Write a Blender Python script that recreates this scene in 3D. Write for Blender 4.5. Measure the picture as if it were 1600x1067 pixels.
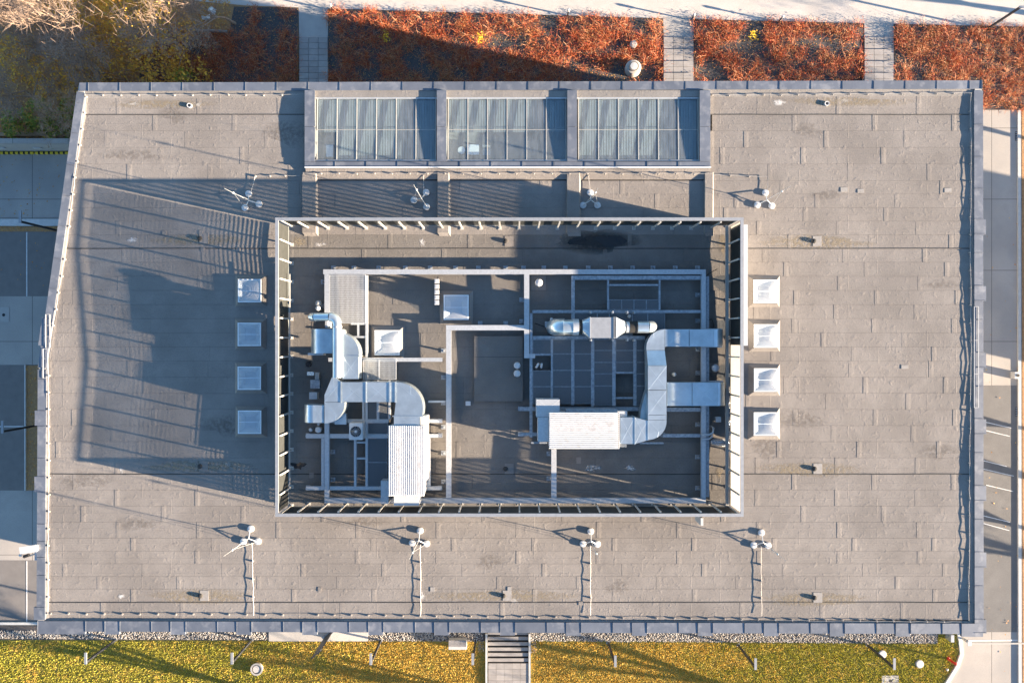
import bpy, math, random
from mathutils import Vector, Matrix, noise as mnoise
random.seed(11)
for o in list(bpy.data.objects): bpy.data.objects.remove(o)
S = bpy.context.scene
R = math.radians
# ------------------------------------------------------------------ camera, sky, sun, exposure
CAM_H, FPX = 46.0, 1150.0          # metres above the roof, focal length in photo pixels
GZ = -12.0                         # street level
cam = bpy.data.cameras.new('camera'); camo = bpy.data.objects.new('camera', cam); S.collection.objects.link(camo)
camo.location = (0, 0, CAM_H); cam.sensor_width = 36; cam.lens = 36*FPX/1600; cam.clip_end = 3000; cam.clip_start = 1
S.camera = camo
SUN_EL = R(10.25); SLOPE = 0.217
sd = Vector((-1, SLOPE, 0)).normalized()*math.cos(SUN_EL) + Vector((0, 0, -math.sin(SUN_EL)))
w = bpy.data.worlds.new('World'); S.world = w; w.use_nodes = True
nt = w.node_tree; sk = nt.nodes.new('ShaderNodeTexSky'); sk.sky_type = 'NISHITA'; sk.sun_disc = False
sk.sun_elevation = SUN_EL; sk.sun_rotation = R(90)+math.atan(SLOPE); sk.air_density = 1.0; sk.dust_density = 0.1; sk.ozone_density = 3.0
bg = nt.nodes['Background']; bg.inputs[1].default_value = 0.06; nt.links.new(sk.outputs[0], bg.inputs[0])
sl = bpy.data.lights.new('sun', 'SUN'); sl.energy = 5.0; sl.angle = R(0.53); sl.color = (1.0, 0.81, 0.60)
so = bpy.data.objects.new('sun', sl); S.collection.objects.link(so); so.rotation_euler = sd.to_track_quat('-Z', 'Y').to_euler(); so.location = (60, -15, 40)
S.view_settings.view_transform = 'Standard'; S.view_settings.look = 'None'; S.view_settings.gamma = 1; S.view_settings.use_curve_mapping = False
S.view_settings.exposure = 2.83

# ------------------------------------------------------------------ helpers
def X(px, z=0.0): return (px-800)/FPX*(CAM_H-z)
def Y(py, z=0.0): return (533.5-py)/FPX*(CAM_H-z)
def M(px, z=0.0): return px/FPX*(CAM_H-z)
RZP = [(120, .05), (150, .04), (179, 0), (283, .075), (388, 0), (564, .12), (740, 0), (840, .07), (940, 0), (968, .03), (1000, .03)]
def rz(y):
    p = 533.5-y*FPX/CAM_H
    if p <= RZP[0][0]: return RZP[0][1]
    for (a, za), (b, zb) in zip(RZP, RZP[1:]):
        if p <= b: return za+(zb-za)*(p-a)/(b-a)
    return RZP[-1][1]

class MB:
    def __init__(s): s.v = []; s.f = []
    def add(s, vs, fs):
        n = len(s.v); s.v += [tuple(v) for v in vs]; s.f += [tuple(i+n for i in f) for f in fs]; return s
    def box(s, x0, x1, y0, y1, z0, z1):
        x0, x1 = min(x0, x1), max(x0, x1); y0, y1 = min(y0, y1), max(y0, y1); z0, z1 = min(z0, z1), max(z0, z1)
        return s.add([(x0,y0,z0),(x1,y0,z0),(x1,y1,z0),(x0,y1,z0),(x0,y0,z1),(x1,y0,z1),(x1,y1,z1),(x0,y1,z1)],
                     [(3,2,1,0),(4,5,6,7),(0,1,5,4),(1,2,6,5),(2,3,7,6),(3,0,4,7)])
    def pbox(s, a, b, c, d, zt, zb):          # a,b,c,d: pixel rectangle of the top face
        return s.box(X(a, zt), X(c, zt), Y(b, zt), Y(d, zt), zb, zt)
    def cbox(s, cx, cy, cz, sx, sy, sz): return s.box(cx-sx/2, cx+sx/2, cy-sy/2, cy+sy/2, cz-sz/2, cz+sz/2)
    def hexa(s, vs): return s.add(vs, [(3,2,1,0),(4,5,6,7),(0,1,5,4),(1,2,6,5),(2,3,7,6),(3,0,4,7)])
    def prism(s, poly, z0, z1):
        a = sum(poly[i][0]*poly[(i+1) % len(poly)][1]-poly[(i+1) % len(poly)][0]*poly[i][1] for i in range(len(poly)))
        if a < 0: poly = poly[::-1]
        n = len(poly); f0 = (lambda p: z0) if not callable(z0) else z0; f1 = (lambda p: z1) if not callable(z1) else z1
        return s.add([(p[0], p[1], f0(p)) for p in poly]+[(p[0], p[1], f1(p)) for p in poly],
                     [tuple(range(n-1, -1, -1)), tuple(range(n, 2*n))]+[(i, (i+1) % n, n+(i+1) % n, n+i) for i in range(n)])
    def cyl(s, p0, p1, r0, r1=None, n=12, caps=True):
        r1 = r0 if r1 is None else r1; p0 = Vector(p0); p1 = Vector(p1); d = (p1-p0).normalized()
        u = d.orthogonal().normalized(); v = d.cross(u)
        vs = [p0+(u*math.cos(2*math.pi*i/n)+v*math.sin(2*math.pi*i/n))*r0 for i in range(n)]
        vs += [p1+(u*math.cos(2*math.pi*i/n)+v*math.sin(2*math.pi*i/n))*r1 for i in range(n)]
        fs = [(i, (i+1) % n, n+(i+1) % n, n+i) for i in range(n)]
        if caps: fs += [tuple(range(n-1, -1, -1)), tuple(range(n, 2*n))]
        return s.add(vs, fs)
    def tube(s, path, r, n=12, caps=True):
        path = [Vector(p) for p in path]; rs = r if isinstance(r, (list, tuple)) else [r]*len(path)
        d = (path[1]-path[0]).normalized(); u = d.orthogonal().normalized(); vs = []
        for i, p in enumerate(path):
            if i == 0: t = path[1]-path[0]
            elif i == len(path)-1: t = path[-1]-path[-2]
            else: t = (path[i+1]-p).normalized()+(p-path[i-1]).normalized()
            t.normalize(); u = (u-t*u.dot(t)).normalized(); v = t.cross(u)
            vs += [p+(u*math.cos(2*math.pi*k/n)+v*math.sin(2*math.pi*k/n))*rs[i] for k in range(n)]
        m = len(path); fs = [(j*n+k, j*n+(k+1) % n, (j+1)*n+(k+1) % n, (j+1)*n+k) for j in range(m-1) for k in range(n)]
        if caps: fs += [tuple(range(n-1, -1, -1)), tuple(range((m-1)*n, m*n))]
        return s.add(vs, fs)
    def lathe(s, cx, cy, prof, n=20):
        vs = [(cx+r*math.cos(2*math.pi*k/n), cy+r*math.sin(2*math.pi*k/n), z) for r, z in prof for k in range(n)]
        m = len(prof); fs = [(j*n+k, j*n+(k+1) % n, (j+1)*n+(k+1) % n, (j+1)*n+k) for j in range(m-1) for k in range(n)]
        fs += [tuple(range(n-1, -1, -1)), tuple(range((m-1)*n, m*n))]
        return s.add(vs, fs)
    def mesh(s, name, smooth=False, off=(0, 0, 0)):
        me = bpy.data.meshes.new(name)
        me.from_pydata([(a-off[0], b-off[1], c-off[2]) for a, b, c in s.v], [], s.f)
        if smooth:
            me.polygons.foreach_set('use_smooth', [True]*len(me.polygons)); me.set_sharp_from_angle(angle=R(40))
        return me
OFF = {}
def tag(o, label=None, cat=None, group=None, kind=None):
    if label: o['label'] = label
    if cat: o['category'] = cat
    if group: o['group'] = group
    if kind: o['kind'] = kind
    return o
def thing(name, loc, label, cat, group=None, rot=0):
    o = bpy.data.objects.new(name, None); S.collection.objects.link(o); o.location = loc; o.rotation_euler = (0, 0, rot)
    o.empty_display_size = .2; OFF[o] = tuple(loc)
    return tag(o, label, cat, group)
def part(name, mb, mat, parent=None, smooth=False, world=True, label=None, kind=None):
    off = OFF.get(parent, (0, 0, 0)) if world else (0, 0, 0)
    me = mb if isinstance(mb, bpy.types.Mesh) else mb.mesh(name, smooth, off)
    if not me.materials: me.materials.append(mat)
    o = bpy.data.objects.new(name, me); S.collection.objects.link(o); o.parent = parent; OFF[o] = off
    return tag(o, label, None, None, kind)
def single(name, mb, mat, label, cat, group=None, smooth=False, kind=None):     # a thing that is one mesh
    xs = [v[0] for v in mb.v]; ys = [v[1] for v in mb.v]; zs = [v[2] for v in mb.v]
    loc = ((min(xs)+max(xs))/2, (min(ys)+max(ys))/2, min(zs))
    me = mb.mesh(name, smooth, loc); me.materials.append(mat)
    o = bpy.data.objects.new(name, me); S.collection.objects.link(o); o.location = loc
    return tag(o, label, cat, group, kind)
def struct(name, mb, mat, smooth=False, label=None):
    o = part(name, mb, mat, None, smooth); tag(o, label, None, None, 'structure'); return o
def copy_tree(o, parent=None):
    c = o.copy(); S.collection.objects.link(c); c.parent = parent
    for ch in list(o.children): copy_tree(ch, c)
    return c

# ------------------------------------------------------------------ materials
def mat(name, c1, c2=None, scale=3, rough=.75, metal=0, bump=0, bscale=40, bdist=.02, rnd=0, island=0, spec=.3,
        speck=None, sscale=120, samt=.25, stretch=None, big=None, bigscale=.35, bigamt=.5, detail=5, coat=0):
    m = bpy.data.materials.new(name); m.use_nodes = True; t = m.node_tree; N = t.nodes; L = t.links
    b = N['Principled BSDF']; b.inputs['Roughness'].default_value = rough; b.inputs['Metallic'].default_value = metal
    b.inputs['Specular IOR Level'].default_value = spec
    g = N.new('ShaderNodeNewGeometry'); pos = g.outputs['Position']
    if stretch:
        mp = N.new('ShaderNodeMapping'); mp.inputs['Scale'].default_value = stretch; L.new(pos, mp.inputs[0]); pos = mp.outputs[0]
    def noise(sc, det=detail, r=.6):
        n = N.new('ShaderNodeTexNoise'); n.inputs['Scale'].default_value = sc; n.inputs['Detail'].default_value = det
        n.inputs['Roughness'].default_value = r; L.new(pos, n.inputs['Vector']); return n.outputs['Fac']
    def ramp(f, lo, hi):
        r = N.new('ShaderNodeMapRange'); r.inputs[1].default_value = lo; r.inputs[2].default_value = hi; L.new(f, r.inputs[0]); return r.outputs[0]
    def mix(f, a, bb):
        x = N.new('ShaderNodeMix'); x.data_type = 'RGBA'
        if isinstance(f, (int, float)): x.inputs['Factor'].default_value = f
        else: L.new(f, x.inputs['Factor'])
        for s_, v in ((x.inputs['A'], a), (x.inputs['B'], bb)):
            if isinstance(v, tuple): s_.default_value = (*v, 1)
            else: L.new(v, s_)
        return x.outputs['Result']
    def mul(a, k):
        r = N.new('ShaderNodeMath'); r.operation = 'MULTIPLY'; L.new(a, r.inputs[0]); r.inputs[1].default_value = k; return r.outputs[0]
    col = c1
    if c2: col = mix(ramp(noise(scale), .3, .7), c1, c2)
    if big: col = mix(mul(ramp(noise(bigscale, 3), .42, .62), bigamt), col, big)
    if speck: col = mix(mul(ramp(noise(sscale, 2), .52, .7), samt), col, speck)
    if rnd or island:
        h = N.new('ShaderNodeHueSaturation')
        if rnd:
            oi = N.new('ShaderNodeObjectInfo'); src = oi.outputs['Random']; k = rnd
        else: src = g.outputs['Random Per Island']; k = island
        r = N.new('ShaderNodeMapRange'); r.inputs[3].default_value = 1-k; r.inputs[4].default_value = 1+k; L.new(src, r.inputs[0]); L.new(r.outputs[0], h.inputs['Value'])
        if isinstance(col, tuple): h.inputs['Color'].default_value = (*col, 1)
        else: L.new(col, h.inputs['Color'])
        col = h.outputs[0]
    if isinstance(col, tuple): b.inputs['Base Color'].default_value = (*col, 1)
    else: L.new(col, b.inputs['Base Color'])
    if bump:
        bn = N.new('ShaderNodeBump'); bn.inputs['Strength'].default_value = bump; bn.inputs['Distance'].default_value = bdist
        L.new(noise(bscale, 4), bn.inputs['Height']); L.new(bn.outputs[0], b.inputs['Normal'])
    return m
def slab_joints(m, w_, h_, size=.02, off=.0):
    t = m.node_tree; N = t.nodes; L = t.links; b = N['Principled BSDF']; lk = b.inputs['Base Color'].links[0]; src = lk.from_socket
    g = N.new('ShaderNodeNewGeometry'); br = N.new('ShaderNodeTexBrick'); br.inputs['Scale'].default_value = 1; br.inputs['Brick Width'].default_value = w_; br.inputs['Row Height'].default_value = h_; br.inputs['Mortar Size'].default_value = size; br.offset = off
    L.new(g.outputs['Position'], br.inputs['Vector']); x = N.new('ShaderNodeMix'); x.data_type = 'RGBA'; L.new(br.outputs['Fac'], x.inputs['Factor']); L.new(src, x.inputs['A']); x.inputs['B'].default_value = (.12, .11, .10, 1); L.new(x.outputs['Result'], b.inputs['Base Color'])
def leafmat(name, cols, rough=.7, trans=.0):      # one colour of the list for each leaf island
    m = bpy.data.materials.new(name); m.use_nodes = True; t = m.node_tree; N = t.nodes; L = t.links; b = N['Principled BSDF']
    b.inputs['Roughness'].default_value = rough; b.inputs['Specular IOR Level'].default_value = .2
    g = N.new('ShaderNodeNewGeometry'); cr = N.new('ShaderNodeValToRGB'); cr.color_ramp.interpolation = 'LINEAR'
    el = cr.color_ramp.elements
    while len(el) < len(cols): el.new(.5)
    for i, c in enumerate(cols): el[i].position = i/(len(cols)-1); el[i].color = (*c, 1)
    L.new(g.outputs['Random Per Island'], cr.inputs[0]); L.new(cr.outputs[0], b.inputs['Base Color'])
    if trans:
        tr = N.new('ShaderNodeBsdfTranslucent'); mx = N.new('ShaderNodeMixShader'); mx.inputs[0].default_value = trans
        L.new(cr.outputs[0], tr.inputs[0]); L.new(b.outputs[0], mx.inputs[1]); L.new(tr.outputs[0], mx.inputs[2]); L.new(mx.outputs[0], N['Material Output'].inputs[0])
    return m
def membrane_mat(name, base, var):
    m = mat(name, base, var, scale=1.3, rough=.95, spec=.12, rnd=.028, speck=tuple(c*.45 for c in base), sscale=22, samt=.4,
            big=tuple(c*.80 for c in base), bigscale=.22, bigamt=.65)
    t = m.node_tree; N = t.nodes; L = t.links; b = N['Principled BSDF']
    g = N.new('ShaderNodeNewGeometry')
    # fine mineral grain, soft wrinkles and the print of the under-layer's seams, all as relief
    def nz(sc, det, ro=.6):
        n = N.new('ShaderNodeTexNoise'); n.inputs['Scale'].default_value = sc; n.inputs['Detail'].default_value = det; n.inputs['Roughness'].default_value = ro
        L.new(g.outputs['Position'], n.inputs['Vector']); return n.outputs['Fac']
    br = N.new('ShaderNodeTexBrick'); br.inputs['Scale'].default_value = 1; br.inputs['Brick Width'].default_value = 4.9; br.inputs['Row Height'].default_value = .935
    br.inputs['Mortar Size'].default_value = .025; br.inputs['Mortar Smooth'].default_value = .6; br.offset = .37
    mp = N.new('ShaderNodeMapping'); mp.inputs['Location'].default_value = (1.7, .47, 0); L.new(g.outputs['Position'], mp.inputs[0]); L.new(mp.outputs[0], br.inputs['Vector'])
    wr = N.new('ShaderNodeMapRange'); wr.inputs[1].default_value = .55; wr.inputs[2].default_value = .8; L.new(nz(3.2, 3), wr.inputs[0])
    def bump(h, s, d, prev=None):
        bn = N.new('ShaderNodeBump'); bn.inputs['Strength'].default_value = s; bn.inputs['Distance'].default_value = d; L.new(h, bn.inputs['Height'])
        if prev: L.new(prev, bn.inputs['Normal'])
        return bn.outputs[0]
    n1 = bump(nz(60, 3), .6, .010); n2 = bump(wr.outputs[0], .7, .015, n1); n3 = bump(br.outputs['Fac'], .6, .008, n2)
    n4 = bump(nz(8, 4, .7), .6, .012, n3)
    L.new(n4, b.inputs['Normal'])
    return m
MT = {}
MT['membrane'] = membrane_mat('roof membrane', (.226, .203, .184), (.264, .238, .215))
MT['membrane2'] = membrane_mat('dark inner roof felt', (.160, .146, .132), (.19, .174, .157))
MT['bitumen'] = mat('bitumen', (.035, .034, .034), (.06, .056, .052), rough=.9, bump=.3)
MT['upstand'] = membrane_mat('upstand membrane', (.235, .217, .2), (.275, .254, .235))
def soft_stain(name, c, amt, rough=.95, lo=.35, hi=.6):
    m = bpy.data.materials.new(name); m.use_nodes = True; t = m.node_tree; N = t.nodes; L = t.links; b = N['Principled BSDF']
    b.inputs['Base Color'].default_value = (*c, 1); b.inputs['Roughness'].default_value = rough; b.inputs['Specular IOR Level'].default_value = .1
    tc = N.new('ShaderNodeTexCoord'); vm = N.new('ShaderNodeVectorMath'); vm.operation = 'DISTANCE'; vm.inputs[1].default_value = (.5, .5, .5)
    mp = N.new('ShaderNodeMapping'); mp.inputs['Scale'].default_value = (1, 1, 0); mp.inputs['Location'].default_value = (0, 0, .5); L.new(tc.outputs['Generated'], mp.inputs[0]); L.new(mp.outputs[0], vm.inputs[0])
    g = N.new('ShaderNodeNewGeometry'); n = N.new('ShaderNodeTexNoise'); n.inputs['Scale'].default_value = 5; n.inputs['Detail'].default_value = 4; L.new(g.outputs['Position'], n.inputs[0])
    mr = N.new('ShaderNodeMapRange'); mr.inputs[1].default_value = .5; mr.inputs[2].default_value = .18; L.new(vm.outputs['Value'], mr.inputs[0])
    m2 = N.new('ShaderNodeMapRange'); m2.inputs[1].default_value = lo; m2.inputs[2].default_value = hi; L.new(n.outputs[0], m2.inputs[0])
    mu = N.new('ShaderNodeMath'); mu.operation = 'MULTIPLY'; L.new(mr.outputs[0], mu.inputs[0]); L.new(m2.outputs[0], mu.inputs[1])
    mk = N.new('ShaderNodeMath'); mk.operation = 'MULTIPLY'; mk.inputs[1].default_value = amt; L.new(mu.outputs[0], mk.inputs[0])
    tr = N.new('ShaderNodeBsdfTransparent'); mx = N.new('ShaderNodeMixShader'); L.new(mk.outputs[0], mx.inputs[0]); L.new(tr.outputs[0], mx.inputs[1]); L.new(b.outputs[0], mx.inputs[2]); L.new(mx.outputs[0], N['Material Output'].inputs[0])
    return m
MT['pale_stain'] = soft_stain('pale lime stain', (.50, .48, .46), .95)
MT['tan_stain'] = soft_stain('dried silt', (.32, .265, .19), .42)
MT['damp_stain'] = soft_stain('damp felt', (.06, .056, .052), .5, .5, 0, .5)
MT['dirt_stain'] = soft_stain('dirt film', (.15, .13, .115), .16)
MT['flange'] = mat('drain flange felt', (.33, .31, .29), (.24, .22, .2), scale=6, rough=.95)
MT['wet'] = mat('standing water', (.012, .013, .014), (.02, .02, .02), rough=.22, spec=.5)
MT['zinc'] = mat('grey coping sheet', (.12, .135, .165), (.165, .18, .21), scale=.9, rough=.45, metal=.25, bump=.15, bscale=1.6, bdist=.05, rnd=.10, spec=.5, speck=(.30, .30, .31), sscale=1.7, samt=.5)
MT['galv'] = mat('galvanised steel', (.42, .43, .435), (.53, .54, .545), scale=9, rough=.48, metal=.4, bump=.1, bscale=30, rnd=.05, spec=.5)
MT['galv_old'] = mat('weathered galvanised steel', (.22, .24, .26), (.44, .46, .48), scale=7, rough=.5, metal=.5, bump=.15, bscale=30, spec=.5)
MT['duct'] = mat('duct sheet metal', (.55, .615, .63), (.65, .71, .72), scale=2.0, rough=.30, metal=.78, big=(.44, .49, .50), bigscale=1.1, bigamt=.5, bump=.07, bscale=3, bdist=.02, spec=.5)
MT['white'] = mat('white paint', (.48, .475, .465), (.54, .535, .525), scale=6, rough=.45, speck=(.42, .30, .2), sscale=9, samt=.18, stretch=None)
MT['rib'] = mat('white enamelled roof sheet', (.60, .585, .565), (.68, .665, .645), scale=5, rough=.55, speck=(.30, .20, .13), sscale=3, samt=.25)
MT['frame_white'] = mat('white acrylic frame', (.74, .74, .73), (.80, .80, .79), rough=.5)
MT['interior'] = mat('interior floor', (.09, .092, .094), (.13, .132, .134), rough=.8)
MT['blind'] = mat('roller blind', (.24, .25, .25), (.29, .30, .30), scale=4, rough=.9)
MT['plaster'] = mat('pale wall', (.24, .235, .225), (.30, .29, .28), rough=.9)
MT['black'] = mat('black plastic', (.012, .012, .014), (.02, .02, .022), rough=.5)
MT['dark_metal'] = mat('dark painted metal', (.03, .033, .038), (.05, .053, .06), rough=.45, metal=.3)
MT['screen_top'] = mat('screen capping', (.27, .28, .295), (.34, .35, .365), scale=4, rough=.45, metal=.3, spec=.5)
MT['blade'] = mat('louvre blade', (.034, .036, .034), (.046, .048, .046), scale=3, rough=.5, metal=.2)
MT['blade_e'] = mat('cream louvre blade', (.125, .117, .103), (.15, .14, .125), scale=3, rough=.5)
MT['blade_w'] = mat('pale louvre blade', (.22, .235, .225), (.27, .285, .27), scale=3, rough=.5, metal=.2)  # paler grey-green copy of the blade colour, used on the bottom rails
MT['cream'] = mat('cream powder coat', (.36, .34, .31), (.42, .40, .365), scale=4, rough=.5)
MT['grate'] = mat('steel mesh panel', (.10, .103, .107), (.14, .143, .147), scale=25, rough=.5, metal=.4)
MT['copper'] = mat('cable', (.36, .34, .32), (.42, .4, .38), rough=.5, metal=.3)
MT['holder'] = mat('cable holder', (.22, .2, .185), (.28, .26, .24), rough=.8)
MT['drain'] = mat('drain pot', (.03, .028, .026), (.06, .055, .05), rough=.8)
MT['rubber'] = mat('rubber', (.02, .02, .02), (.04, .036, .03), rough=.8)
MT['red'] = mat('red paint', (.55, .03, .02), (.6, .05, .03), rough=.5)
MT['foil'] = mat('crinkled foil', (.7, .72, .75), (.8, .82, .85), rough=.25, metal=.9, bump=1, bscale=14, bdist=.1)
MT['concrete'] = mat('pale concrete', (.36, .34, .315), (.43, .405, .375), scale=1.2, rough=.9, big=(.38, .355, .33), bigamt=.4, speck=(.3, .28, .26), sscale=30, samt=.4, bump=.25, bscale=50, bdist=.01)
MT['promenade'] = mat('promenade gravel paving', (.47, .43, .39), (.54, .495, .455), scale=.8, rough=.95, speck=(.30, .26, .22), sscale=18, samt=.5, bump=.4, bscale=35, bdist=.015)
MT['paver'] = mat('paving slab', (.27, .25, .237), (.34, .315, .297), scale=2, rough=.9, rnd=.10, bump=.2, speck=(.25, .23, .22), sscale=24, samt=.3)
MT['pavement'] = mat('worn concrete road', (.36, .325, .29), (.43, .39, .35), scale=.7, rough=.92, big=(.24, .23, .217), bigamt=.5, speck=(.22, .21, .2), sscale=20, samt=.5, bump=.3, bscale=40, bdist=.01)
MT['asphalt'] = mat('asphalt', (.165, .15, .14), (.20, .183, .17), scale=1.5, rough=.95, speck=(.17, .17, .17), sscale=45, samt=.4, bump=.4, bscale=60, bdist=.01)
MT['road_paint'] = mat('road paint', (.55, .55, .54), (.68, .68, .67), scale=4, rough=.8)
MT['kerb'] = mat('kerb stone', (.46, .45, .43), (.55, .54, .52), scale=3, rough=.9, rnd=.08)
MT['soil'] = mat('leaf covered soil', (.30, .17, .085), (.42, .25, .12), scale=4, rough=1, speck=(.26, .13, .05), sscale=9, samt=.6, bump=.8, bscale=18, bdist=.05)
MT['bedsoil'] = mat('dark slate mulch', (.045, .05, .058), (.09, .088, .088), scale=7, rough=1, speck=(.20, .10, .05), sscale=11, samt=.55, bump=.8, bscale=20, bdist=.04)
MT['lawn_soil'] = mat('turf base', (.22, .19, .045), (.36, .27, .07), scale=2.5, rough=1, bump=.7, bscale=14, bdist=.06)
MT['timber'] = mat('old timber', (.16, .14, .125), (.24, .21, .19), scale=6, rough=.9, stretch=(.4, 6, 6))
MT['yellow'] = mat('yellow hazard paint', (.72, .5, .03), (.78, .56, .05), rough=.6)
MT['ground'] = mat('far ground', (.16, .15, .12), (.24, .22, .18), scale=.05, rough=1)
MT['bark'] = mat('bark', (.20, .135, .095), (.34, .25, .19), scale=6, rough=.95)
MT['bark_dark'] = mat('dark bark', (.30, .19, .115), (.42, .29, .19), scale=6, rough=.95)
MT['glassdark'] = mat('window glass', (.02, .025, .03), rough=.08, spec=.6)
def glass_mat():
    m = bpy.data.materials.new('dusty glass pane'); m.use_nodes = True; t = m.node_tree; N = t.nodes; L = t.links; b = N['Principled BSDF']
    g = N.new('ShaderNodeNewGeometry'); n = N.new('ShaderNodeTexNoise'); n.inputs['Scale'].default_value = 1.1; n.inputs['Detail'].default_value = 5
    mp = N.new('ShaderNodeMapping'); mp.inputs['Scale'].default_value = (3.5, .8, 1); L.new(g.outputs['Position'], mp.inputs[0]); L.new(mp.outputs[0], n.inputs[0])
    cr = N.new('ShaderNodeValToRGB'); cr.color_ramp.elements[0].position = .3; cr.color_ramp.elements[1].position = .75
    cr.color_ramp.elements[0].color = (.38, .40, .41, 1); cr.color_ramp.elements[1].color = (.52, .54, .55, 1); L.new(n.outputs[0], cr.inputs[0]); L.new(cr.outputs[0], b.inputs['Base Color'])
    b.inputs['Roughness'].default_value = .06; b.inputs['Specular IOR Level'].default_value = .6
    tr = N.new('ShaderNodeBsdfTransparent'); tr.inputs[0].default_value = (.86, .93, .96, 1)
    mr = N.new('ShaderNodeMapRange'); mr.inputs[3].default_value = .09; mr.inputs[4].default_value = .22; L.new(n.outputs[0], mr.inputs[0])
    mx = N.new('ShaderNodeMixShader'); L.new(mr.outputs[0], mx.inputs[0]); L.new(tr.outputs[0], mx.inputs[1]); L.new(b.outputs[0], mx.inputs[2]); L.new(mx.outputs[0], N['Material Output'].inputs[0])
    return m
MT['pane'] = glass_mat()
def dome_mat():
    m = bpy.data.materials.new('clear acrylic dome'); m.use_nodes = True; t = m.node_tree; N = t.nodes; L = t.links; b = N['Principled BSDF']
    b.inputs['Base Color'].default_value = (.66, .68, .70, 1); b.inputs['Roughness'].default_value = .12; b.inputs['Specular IOR Level'].default_value = .7
    tr = N.new('ShaderNodeBsdfTransparent'); tr.inputs[0].default_value = (.9, .95, 1, 1)
    mx = N.new('ShaderNodeMixShader'); mx.inputs[0].default_value = .20; L.new(tr.outputs[0], mx.inputs[1]); L.new(b.outputs[0], mx.inputs[2]); L.new(mx.outputs[0], N['Material Output'].inputs[0])
    return m
MT['dome'] = dome_mat()
MT['dome_inner'] = mat('skylight inner lining', (.54, .53, .51), (.60, .59, .57), rough=.5)
MT['shrub_twig'] = leafmat('red shrub twig', [(.34, .05, .02), (.46, .11, .035), (.52, .24, .11), (.38, .065, .03), (.62, .38, .22), (.28, .04, .022), (.56, .29, .15)], .7)
MT['shrub_leaf'] = leafmat('red shrub leaf', [(.30, .03, .014), (.44, .065, .018), (.52, .14, .03), (.25, .022, .014), (.58, .22, .05), (.36, .05, .026), (.18, .07, .035)], .6, .2)
MT['brown_leaf'] = leafmat('brown shrub leaf', [(.42, .20, .08), (.34, .13, .05), (.55, .30, .12), (.28, .14, .06), (.50, .22, .07)], .6, .2)
MT['ochre_leaf'] = leafmat('ochre autumn leaf', [(.74, .40, .05), (.62, .32, .05), (.78, .48, .06), (.46, .28, .06), (.66, .28, .05), (.42, .26, .08)], .6, .25)
MT['green_leaf'] = leafmat('evergreen leaf', [(.17, .24, .04), (.25, .30, .05), (.12, .18, .035), (.40, .34, .06), (.50, .33, .06)], .6, .2)
MT['litter'] = leafmat('fallen leaf', [(.58, .25, .07), (.45, .19, .06), (.66, .36, .10), (.38, .16, .06), (.70, .44, .12)], .8)
MT['yellow_leaf'] = leafmat('yellow leaf', [(.7, .48, .02), (.62, .38, .02), (.75, .55, .05)], .6, .2)
def grass_mat():
    m = leafmat('grass blade', [(.33, .33, .05), (.40, .38, .055), (.48, .41, .07), (.36, .36, .05), (.53, .43, .09)], .8, .2)
    return m
MT['grass'] = grass_mat()
MT['dry_grass'] = leafmat('dry grass and leaf', [(.66, .43, .09), (.58, .40, .08), (.70, .46, .11), (.53, .40, .07), (.62, .36, .08), (.74, .53, .15)], .8, .2)
MT['stone'] = leafmat('white gravel stone', [(.32, .30, .28), (.46, .44, .41), (.22, .2, .18), (.38, .35, .31), (.28, .23, .18), (.56, .54, .51)], .9)
slab_joints(MT['pavement'], 4.2, 5.6, .022)
MT['lot'] = mat('parking tarmac with shade tone', (.125, .12, .115), (.17, .163, .156), scale=.8, rough=.95, big=(.14, .135, .13), bigamt=.6, speck=(.32, .31, .3), sscale=30, samt=.4, bump=.3, bscale=50, bdist=.01)  # tarmac grey, darkened further to carry the tree shade over it
# ------------------------------------------------------------------ ground
g = MB().add([(-900,-900,GZ-.06),(900,-900,GZ-.06),(900,900,GZ-.06),(-900,900,GZ-.06)], [(0,1,2,3)])
struct('ground', g, MT['ground'])
def sheet(name, pts, m, lift=0.0, px=True, th=.04, label=None):
    z = GZ+lift; poly = [(X(a, z), Y(b, z)) for a, b in pts] if px else pts
    return struct(name, MB().prism(poly, z-th, z), m, label=label)
sheet('promenade', [(-400,-60),(385,9),(520,14),(1036,29),(1400,38),(2000,52),(2000,-260),(-400,-260)], MT['promenade'], .0)
sheet('side_road', [(1400,150),(1500,172),(2000,172),(2000,1300),(1445,1300),(1445,1108),(1474,1075),(1486,1056),(1496,1040),(1503,1020),(1500,1000),(1497,985),(1470,900),(1400,700)], MT['pavement'], 0)
sheet('shade_toned_lot', [(1400,602),(1589,602),(1589,987),(1470,987)], MT['lot'], .004, th=.02)  # tarmac strip whose dark colour includes the partial shade on this stretch
sheet('service_lane', [(-300,240),(170,240),(170,341),(-300,341)], MT['pavement'], 0)
sheet('parking_bay', [(-300,362),(170,362),(170,463),(-300,463)], MT['asphalt'], 0)
sheet('forecourt', [(-300,463),(170,463),(170,570),(-300,570)], MT['pavement'], -.004)
sheet('parking_bay', [(-300,570),(38,570),(38,766),(-300,766)], MT['asphalt'], 0)
sheet('forecourt', [(-300,766),(170,766),(170,875),(-300,875)], MT['pavement'], -.004)
sheet('parking_bay', [(-300,875),(170,875),(170,972),(-300,972)], MT['asphalt'], 0)
sheet('planting_strip', [(40,571),(170,571),(170,766),(40,766)], MT['soil'], .01)
sheet('planting_strip', [(-300,354),(170,354),(170,362),(-300,362)], MT['soil'], .02)
sheet('garden_soil', [(-400,-60),(385,9),(466,12),(466,200),(150,215),(-400,215)], MT['soil'], -.01)
for a, b, c, d in ((41,363,42.6,463), (41,876,42.6,972), (-300,665.5,37,667), ):
    sheet('parking_line', [(a,b),(c,b),(c,d),(a,d)], MT['road_paint'], .012, th=.004)
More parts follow.
